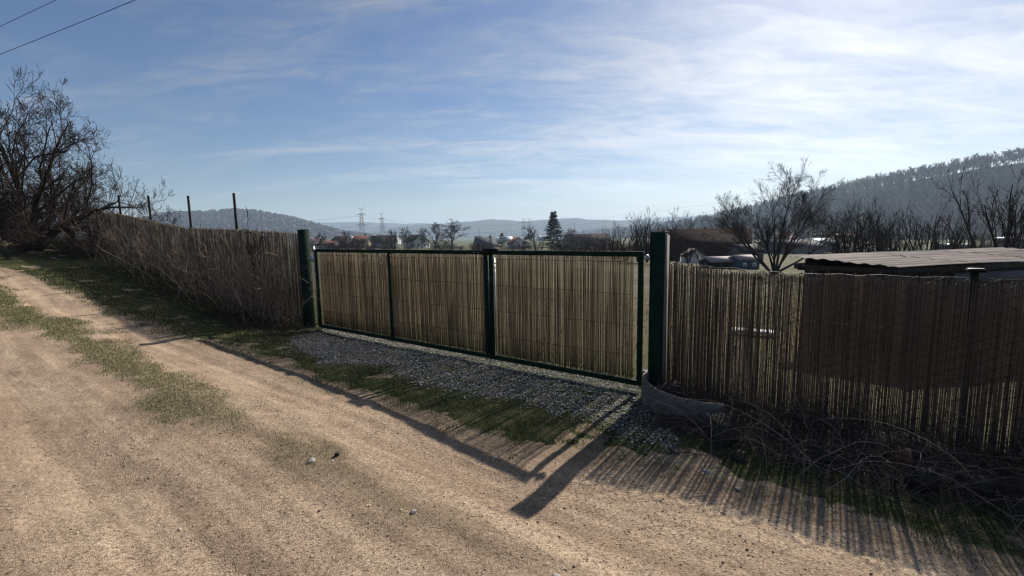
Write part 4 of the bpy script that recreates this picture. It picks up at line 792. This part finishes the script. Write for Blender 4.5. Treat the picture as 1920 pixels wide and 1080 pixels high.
# corrugated shed behind the right fence
def shed():
    Np = np.array([5.57, 6.46]); A = np.array([-.62, .79]); Bv = np.array([.964, .266]); D = 1.42; Lm = 5.2
    t = empty('corrugated_shed', (7.6, 7.6, float(H(7.6, 7.6)))); tag(t, 'low dark shed with weathered corrugated roof behind the right reed fence', 'shed')
    zf = lambda d, q: -.555 + .115 * (d / D) + .006 * np.sin(q * 1.3) + .004 * np.sin(d * 9)
    for r in range(3):
        for c in range(3):
            d0, d1 = D * r / 3 - .02 * (r > 0), D * (r + 1) / 3 + .02; q0, q1 = Lm * c / 3 - .08 * (c > 0) + rng.uniform(-.05, .05), Lm * (c + 1) / 3 + .04
            dd = np.linspace(d0, d1, 37); qq = np.linspace(q0, q1, 12); Dg, Qg = np.meshgrid(dd, qq, indexing='ij')
            ph = Dg / .178 * 2 * math.pi; z = zf(Dg, Qg) + .009 * np.sin(ph) + .004 * r + .005 * c + .006 * fbm(Dg * 3, Qg * 2, 2, r * 7 + c)
            if c == 0: Qg = Qg + (Qg < q0 + .25) * .03 * fbm(Dg * 9, Qg * 0, 2, 3)
            X = Np[0] + A[0] * Dg + Bv[0] * Qg; Y = Np[1] + A[1] * Dg + Bv[1] * Qg
            G = np.stack([X, Y, z], -1).reshape(-1, 3); k = len(G); F = grid_faces(37, 12); V = np.concatenate([G, G - [0, 0, .006]])
            mk('roof_sheet', V, [F, F[:, ::-1] + k], M['sheet'], t, smooth=True, rnd=np.full(2 * len(F), rng.random()))
    b3 = np.array([*Bv, 0]); a3 = np.array([*A, 0]); pn = np.cross(b3, z3)
    P0 = np.array([*Np, 0])
    for i in range(34):     # front planks
        q = .22 + i * .145; c = P0 + b3 * q + a3 * .16; zg = float(H(c[0], c[1])); zt = -.64 - .02 * rng.random()
        mb = MB(); mb.box(c + z3 * (zt + zg) / 2, b3, pn, z3, .068, .011, (zt - zg) / 2 + .02); mb.build('plank', M['wood_dark'], t)
    an = np.cross(a3, z3)
    for i in range(8):
        q = .24 + i * .145; c = P0 + b3 * .16 + a3 * q; zg = float(H(c[0], c[1])); zt = -.66 - .02 * rng.random()
        mb = MB(); mb.box(c + z3 * (zt + zg) / 2, a3, an, z3, .068, .011, (zt - zg) / 2 + .02); mb.build('plank', M['wood_dark'], t)
    for i in range(34):     # back planks
        q = .22 + i * .145; c = P0 + b3 * q + a3 * 1.32; zg = float(H(c[0], c[1])); zt = -.5
        mb = MB(); mb.box(c + z3 * (zt + zg) / 2, b3, pn, z3, .068, .011, (zt - zg) / 2 + .02); mb.build('plank', M['wood_dark'], t)
    for d in (.06, 1.36): mb = MB(); mb.box(P0 + b3 * (Lm / 2) + a3 * d + z3 * (-.625 + .02 * d), b3, pn, z3, Lm / 2, .03, .045); mb.build('beam', M['wood_dark'], t)
    mb = MB(); mb.box(P0 + b3 * .06 + a3 * .7 + z3 * (-.625), a3, an, z3, .66, .03, .04); mb.build('beam', M['wood_dark'], t)
    mb = MB(); mb.box(P0 + b3 * 3.2 + a3 * .10 + z3 * (-.78), b3, pn, z3, 1.9, .015, .08); mb.build('fascia_board', M['wall_grey'], t)
shed()
# white board on trestles behind the fence
x, y = 4.32, 8.03; zz = -1.80; mb = MB(); dxy = nrm(np.array([.60, -.32, 0])); dn = np.cross(z3, dxy)
wb = empty('white_bench', (x, y, float(H(x, y)))); tag(wb, 'low white bench on the meadow glimpsed through the right reed fence', 'bench')
mb.box((x, y, zz), dxy, dn, z3, .36, .13, .02, bev=.006); mb.build('seat', M['white'], wb)
for sg in (-1, 1): mb = MB(); mb.box(np.array([x, y, (zz - .02 - 1.95) / 2]) + dxy * .28 * sg, dxy, dn, z3, .03, .11, (zz - .02 + 1.95) / 2); mb.build('leg', M['wood_grey'], wb)
# ------------------------------------------------------------------ pylons, masts and cables
def pylon(label, px, top, Y, name='pylon'):
    b = gpt(px, Y); h = at(px, top, Y)[2] - b[2]; t = empty(name, b); tag(t, label, 'pylon', 'power pylons beyond the village')
    def bars(nm, segs, r): P = np.array([[b + np.array(p) * h, b + (np.array(p) + np.array(q)) / 2 * h, b + np.array(q) * h] for p, q in segs]); mkj(nm, [tubes(P, np.full((len(segs), 3), r), 4)], M['lattice'], t)
    wd_ = lambda z: np.interp(z, [0, .45, .82], [.075, .045, .028]); sg = []
    lv = [0, .12, .23, .33, .42, .50, .58, .66, .74, .82]
    for sx in (-1, 1):
        for sy in (-1, 1):
            for a, c in zip(lv[:-1], lv[1:]): sg.append(((sx * wd_(a), sy * wd_(a), a), (sx * wd_(c), sy * wd_(c), c)))
    bars('leg', sg, .20)
    sg = []
    for a, c in zip(lv[:-1], lv[1:]):
        for s1 in (-1, 1):
            sg += [((-wd_(a), s1 * wd_(a), a), (wd_(c), s1 * wd_(c), c)), ((wd_(a), s1 * wd_(a), a), (-wd_(c), s1 * wd_(c), c)), ((s1 * wd_(a), -wd_(a), a), (s1 * wd_(c), wd_(c), c)), ((s1 * wd_(a), wd_(a), a), (s1 * wd_(c), -wd_(c), c))]
    bars('bracing', sg, .11)
    for z, w in ((.52, .125), (.80, .115)):
        bars('cross_arm', [((-w, 0, z), (0, .02, z + .035)), ((w, 0, z), (0, .02, z + .035)), ((-w, 0, z), (w, 0, z)), ((-w * .5, 0, z), (-w * .5, 0, z + .02)), ((w * .5, 0, z), (w * .5, 0, z + .02)), ((-w, 0, z - .03), (-w, 0, z)), ((w, 0, z - .03), (w, 0, z))], .24)
    bars('horn', [((0, 0, .82), (0, 0, .93)), ((0, 0, .92), (-.085, 0, 1.0)), ((0, 0, .92), (.085, 0, 1.0)), ((-.02, 0, .92), (-.04, 0, .97)), ((.02, 0, .92), (.04, 0, .97))], .26)
    return b, h
b1, h1 = pylon('nearest lattice pylon standing behind the red-roofed village house', 680, 388, 650)
b2, h2 = pylon('second lattice pylon a little right of the nearest one', 718, 398, 790)
b3_, h3 = pylon('left pylon of the distant pair beside the spruce', 982, 409, 900)
b4_, h4 = pylon('right pylon of the distant pair beside the spruce', 993, 409, 930)
b5_, h5 = pylon('faint far pylon in front of the left hill', 363, 397, 900)
def cable(label, a, c, sag, r, grp):
    t = np.linspace(0, 1, 40)[:, None]; P = (np.array(a) * (1 - t) + np.array(c) * t); P[:, 2] -= sag * 4 * (t * (1 - t))[:, 0]
    return tag(mkj('power_cable', [tubes(P[None], np.full((1, 40), r), 4)], M['black_metal']), label, 'cable', grp)
GC = 'power cables strung across the valley'
for (z, w, nm) in ((.77, .115, 'upper'), (.49, .125, 'lower')):
    for sx, sd in ((-1, 'left'), (1, 'right')):
        pa = b1 + np.array([sx * w, 0, z]) * h1; pb = b2 + np.array([sx * w, 0, z]) * h2; pc = b3_ + np.array([sx * w, 0, z]) * h3; pz = b5_ + np.array([sx * w, 0, z]) * h5
        cable(f'{nm} {sd} power cable between the two nearest pylons', pa, pb, 3, .07, GC)
        cable(f'{nm} {sd} power cable from the second pylon to the distant pair', pb, pc, 8, .07, GC)
        cable(f'{nm} {sd} power cable from the nearest pylon towards the left hill', pz, pa, 9, .07, GC)
for i, (a, c, Y, lab) in enumerate([((985, 421), (1700, 330), 600, 'thin power cable rising across the hedge to the right, upper one'), ((985, 428), (1700, 352), 600, 'thin power cable rising across the hedge to the right, lower one')]):
    cable(lab, at(*a, 900), at(*c, 330), 4, .05, GC)
P0 = at(0, 90, 20); P1 = at(215, 0, 16); cable('lower of the two overhead wires crossing the top left corner', P0 + (P0 - P1) * 2.2, P1 + (P1 - P0) * 2.5, .25, .012, 'overhead wires in the top left corner')
P0 = at(0, 37, 20); P1 = at(75, 0, 18.2); cable('upper of the two overhead wires crossing the top left corner', P0 + (P0 - P1) * 8, P1 + (P1 - P0) * 9, .25, .012, 'overhead wires in the top left corner')
def mast(label, px, top, Y, r, base=None):
    b = gpt(px, Y); 
    if base is not None: b[2] = base
    h = at(px, top, Y)[2] - b[2]; P = np.array([[b, b + z3 * h * .5, b + z3 * h]])
    t = empty('mast', b); tag(t, label, 'mast'); mkj('shaft', [tubes(P, np.array([[r, r * .8, r * .5]]), 6)], M['lattice'], t)
    Q = np.array([[b + z3 * h * .93 - [r * 4, 0, 0], b + z3 * h * .93, b + z3 * h * .93 + [r * 4, 0, 0]]]); mkj('cross_arm', [tubes(Q, np.full((1, 3), r * .5), 4)], M['lattice'], t)
mast('radio mast on top of the left wooded hill', 405, 385, 1500, .7, 80)
mast('slim pole left of the round-crowned bare tree', 749, 424, 300, .16)
mast('slim pole standing in the far fields right of the twin-stemmed tree', 899, 429, 330, .16)
mast('slim pole right of the spruce against the blue ridge', 1077, 416, 300, .16)

# ------------------------------------------------------------------ woods on the hills (one mass each)
def scatter_mesh(tmpl, pts, sc, mt, name, label, shear=True):
    V, F = tmpl; B = len(pts); k = len(V); a = rng.uniform(0, 6.28, B); ca, sa = np.cos(a), np.sin(a)
    sx = sc * rng.uniform(.8, 1.25, B); L = np.repeat(V[None], B, 0); X = (L[..., 0] * ca[:, None] - L[..., 1] * sa[:, None]) * sx[:, None]; Y = (L[..., 0] * sa[:, None] + L[..., 1] * ca[:, None]) * sx[:, None]; Z = L[..., 2] * sc[:, None]
    W = np.stack([X, Y, Z], -1) + pts[:, None]; Fa = (F[None] + (np.arange(B) * k)[:, None, None]).reshape(-1, F.shape[1])
    return W.reshape(-1, 3), [Fa], np.repeat(rng.random(B), len(F))
def tmpl_bare(seed, nb):
    lv = bare(np.zeros(3), seed, 1, (.0, .05), .7, .015, 0, [dict(n=7, q=(.4, .6), a=(.3, .75), w=.1, N=2, up=.05, t0=.22, t1=.98), dict(n=nb, q=(.5, .8), a=(.3, .9), w=.1, N=2)], .24, 1.0, .03, .013, 4)
    V, F, R = join([tubes(P, R, 3) for P, R in lv]); return V, F[0]
def tmpl_conifer():
    V = []; F = []
    for i, (z, r) in enumerate(((.08, .17), (.3, .15), (.5, .12), (.68, .085))):
        k = len(V)
        for j in range(7): a = j * .897 + i; V.append([r * math.cos(a) * (1 + .25 * (-1) ** j), r * math.sin(a) * (1 + .25 * (-1) ** j), z])
        V.append([0, 0, min(z + .36, 1.0)])
        for j in range(7): F.append([k + j, k + (j + 1) % 7, k + 7])
    return np.array(V), np.array(F)
def on_grid(G, n, qlo, qhi, fn=None):
    a, b, _ = G.shape; u = rng.uniform(qlo, qhi, n) * (a - 1); v = rng.uniform(0, .999, n) * (b - 1); i = u.astype(int).clip(0, a - 2); j = v.astype(int); f = (u - i)[:, None]; q = (v - j)[:, None]
    return (G[i, j] * (1 - f) + G[i + 1, j] * f) * (1 - q) + (G[i, j + 1] * (1 - f) + G[i + 1, j + 1] * f) * q
TR_ = tmpl_bare(9, 7)
T1, T2, T3 = tmpl_bare(1, 3), tmpl_bare(2, 3), tmpl_bare(3, 4)
pts = on_grid(GR, 2900, .04, .515); pts = pts[(pts[:, 1] > 250) & (pts[:, 1] < 2000)]
con = fbm(pts[:, 0] / 120, pts[:, 1] / 120, 2, 5) + np.interp(pts[:, 1], [500, 700, 800, 1100, 1200], [-.45, -.3, .25, .2, -.1]) > .12
pb, pc = pts[~con], pts[con]; k = len(pb) // 3
parts = [scatter_mesh(T, pb[i * k:(i + 1) * k], rng.uniform(15, 23, k), None, '', '') for i, T in enumerate((T1, T2, T3))]
rp_ = on_grid(GR, 90, .47, .52); rp_ = rp_[(rp_[:, 1] > 300) & (rp_[:, 1] < 1500)]; parts.append(scatter_mesh(TR_, rp_, rng.uniform(18, 26, len(rp_)), None, '', ''))
stuff(mkj('hill_wood', parts, M['crown_far'], hr))
stuff(mkj('hill_conifers', [scatter_mesh(tmpl_conifer(), pc, rng.uniform(15, 24, len(pc)), None, '', '')], M['needle'], hr))
pts = on_grid(GL, 3800, .05, .58); V0, F0 = I0; V0 = V0 * [.55, .55, .5] + [0, 0, .45]
stuff(mkj('hill_wood', [scatter_mesh((V0, F0), pts, rng.uniform(7, 15, len(pts)), None, '', '')], M['crown_far'], hl))

# ------------------------------------------------------------------ dry weeds and brambles near the fence
parts = []
B = 470; s = 6.65 + rng.random(B) ** 1.2 * 13.5; n = .05 + np.abs(rng.normal(0, .38, B)); zb = Hsn(s, n); b = np.stack([*Wxy(s, n), zb], -1)
h = np.clip(rng.gamma(5, .22, B), .3, 1.75) * np.clip(1.2 - .5 * n, .35, 1.1); h = np.minimum(h, (ztl(s) - zb) * 1.02)
d = np.stack([rng.normal(0, .34, B), rng.normal(0, .34, B), np.ones(B)], -1); P, R = grow(b, d, h, rng.uniform(.003, .0065, B), .002, 7, .12, -.01); parts.append(tubes(P, R, 3))
p, dd, Lc, rc = spawn(P, R, h, 6, .3, 1, .4, 1.0, .12, .40, .7); P2, R2 = grow(p, dd, Lc, np.maximum(rc, .0025), .0018, 5, .2, .02); parts.append(tubes(P2, R2, 3))
B = 130; s = 6.62 + rng.random(B) * 1.9; n = .08 + rng.random(B) * .6; zb = Hsn(s, n); b = np.stack([*Wxy(s, n), zb], -1); h = rng.uniform(.7, 1.75, B) * (1.1 - .45 * n)
d = np.stack([rng.normal(0, .22, B), rng.normal(0, .22, B), np.ones(B)], -1); P, R = grow(b, d, h, rng.uniform(.004, .007, B), .0025, 7, .09, -.01); parts.append(tubes(P, R, 3))
p, dd, Lc, rc = spawn(P, R, h, 9, .2, 1, .4, 1.0, .12, .40, .7); P2, R2 = grow(p, dd, Lc, np.maximum(rc, .0025), .0018, 4, .2, .02); parts.append(tubes(P2, R2, 3))
stuff(tag(mkj('dry_weeds', parts, M['weed'], org=(0, 0, 0)), 'dense reddish dry weed stalks leaning against the left reed fence', 'weeds'))
parts = []
B = 700; s = 5.9 + rng.random(B) ** 1.4 * 9; n = .25 + rng.random(B) * .9; b = np.stack([*Wxy(s, n), Hsn(s, n)], -1); a = rng.uniform(0, 6.28, B)
d = np.stack([np.cos(a), np.sin(a), rng.uniform(.15, 1.0, B)], -1); P, R = grow(b, d, rng.uniform(.25, .8, B), .004, .0022, 6, .16, -.06); P[..., 2] = np.maximum(P[..., 2], H(P[..., 0], P[..., 1]) + .005); parts.append(tubes(P, R, 3))
stuff(tag(mkj('dead_stalks', parts, M['twig'], org=(0, 0, 0)), 'fallen dead stalks on the verge in front of the left fence', 'stalks'))
# pale arching cane
cx = np.array([at(200, 482, 12.2), at(203, 473, 12.2), at(212, 472, 12.1), at(250, 484, 11.6), at(290, 498, 10.9), at(318, 518, 10.3), at(345, 545, 9.8)])
mkc = mkj('pale_cane', [tubes(cx[None], np.array([[.004, .005, .006, .008, .009, .009, .008]]), 5)], M['bramble']); tag(mkc, 'long pale dead cane arching out of the weeds on the left', 'cane')
parts = []
B = 480; s = rng.uniform(-4.2, -.72, B); n = np.clip(rng.normal(.55, .30, B), .06, 1.2); b = np.stack([*Wxy(s, n), Hsn(s, n)], -1); a = rng.uniform(0, 6.28, B)
d = np.stack([np.cos(a) * 1.0, np.sin(a) * 1.0, rng.uniform(.3, 1.5, B)], -1); L = rng.uniform(.35, 1.25, B)
P, R = grow(b, d, L, rng.uniform(.0022, .0048, B), .0014, 12, .10, -.17); P[..., 2] = np.maximum(P[..., 2], H(P[..., 0], P[..., 1]) + .006)
kq = SN(P[..., 0], P[..., 1])[1].max(1) < 1.55; P, R, L = P[kq], R[kq], L[kq]; sn = SN(P[..., 0], P[..., 1]); push = np.maximum(.04 - sn[1], 0); P[..., 0] += NN[0] * push; P[..., 1] += NN[1] * push; parts.append(tubes(P, R, 4))
p, dd, Lc, rc = spawn(P, R, L, 5, .15, .95, .5, 1.3, .1, .35, .7); P2, R2 = grow(p, dd, Lc, np.maximum(rc, .0012), .0008, 5, .2, -.05); parts.append(tubes(P2, R2, 3))
stuff(tag(mkj('bramble_tangle', parts, M['bramble'], org=(0, 0, 0)), 'tangle of dry bramble stems over the stones at the foot of the right fence', 'brambles'))
parts = []
B = 4000; s = rng.uniform(-4.5, -.3, B); n = np.clip(np.abs(rng.normal(.15, .45, B)), .04, 1.2); b = np.stack([*Wxy(s, n), Hsn(s, n) + .15 * np.exp(-((n - .42) / .33) ** 2)], -1); a = rng.uniform(0, 6.28, B)
d = np.stack([np.cos(a), np.sin(a), rng.uniform(.2, 1.3, B)], -1); P, R = grow(b, d, rng.uniform(.1, .38, B), .0018, .001, 5, .16, -.08); P[..., 2] = np.maximum(P[..., 2], H(P[..., 0], P[..., 1]) + .004)
sn = SN(P[..., 0], P[..., 1]); push = np.maximum(.03 - sn[1], 0); P[..., 0] += NN[0] * push; P[..., 1] += NN[1] * push; parts.append(tubes(P, R, 3))
stuff(tag(mkj('dead_leaves_and_stalks', parts, M['twig_red'], org=(0, 0, 0)), 'matted dead stalks at the foot of the right reed fence', 'stalks'))
# soil bank under the stones, inside the ring and along the right fence
bs = np.linspace(-4.6, -.30, 150); bn = np.linspace(-.02, 1.25, 44); S_, N2 = np.meshgrid(bs, bn, indexing='ij'); X, Y = Wxy(S_, N2)
hb = .17 * np.exp(-((N2 - .42) / .33) ** 2) * np.clip((-.30 - S_) / .3, 0, 1) * (1 + .7 * fbm(S_ * 2.5, N2 * 3, 4, 121)) + .02 * fbm(S_ * 9, N2 * 9, 3, 131)
M['soil'] = mat('soil', [(.022, .017, .012), (.05, .038, .026), (.085, .066, .046)], attr=False, scale=14, bump=.8, bscale=50)
struct(mk('soil_bank', np.stack([X, Y, Hsn(S_, N2) - .02 + hb], -1), grid_faces(150, 44), M['soil'], smooth=True, org=(0, 0, 0)))

# ------------------------------------------------------------------ haze in the valley air
def haze():
    V = [(x, y, z) for x in (-11000, 11000) for y in (-11000, 11000) for z in (-45, 215)]
    F = np.array([[0, 1, 3, 2], [4, 6, 7, 5], [0, 4, 5, 1], [2, 3, 7, 6], [0, 2, 6, 4], [1, 5, 7, 3]])
    m = bpy.data.materials.new('haze'); m.use_nodes = True; t = m.node_tree; t.nodes.remove(t.nodes['Principled BSDF'])
    v = t.nodes.new('ShaderNodeVolumePrincipled'); v.inputs['Color'].default_value = (.62, .79, 1.0, 1); v.inputs['Density'].default_value = 2.4e-4; v.inputs['Anisotropy'].default_value = .2
    t.links.new(v.outputs[0], t.nodes['Material Output'].inputs['Volume'])
    o = mk('haze', V, F, m, org=(0, 0, 0)); o['kind'] = 'stuff'; tag(o, 'pale blue haze lying in the valley air', 'haze')
haze()
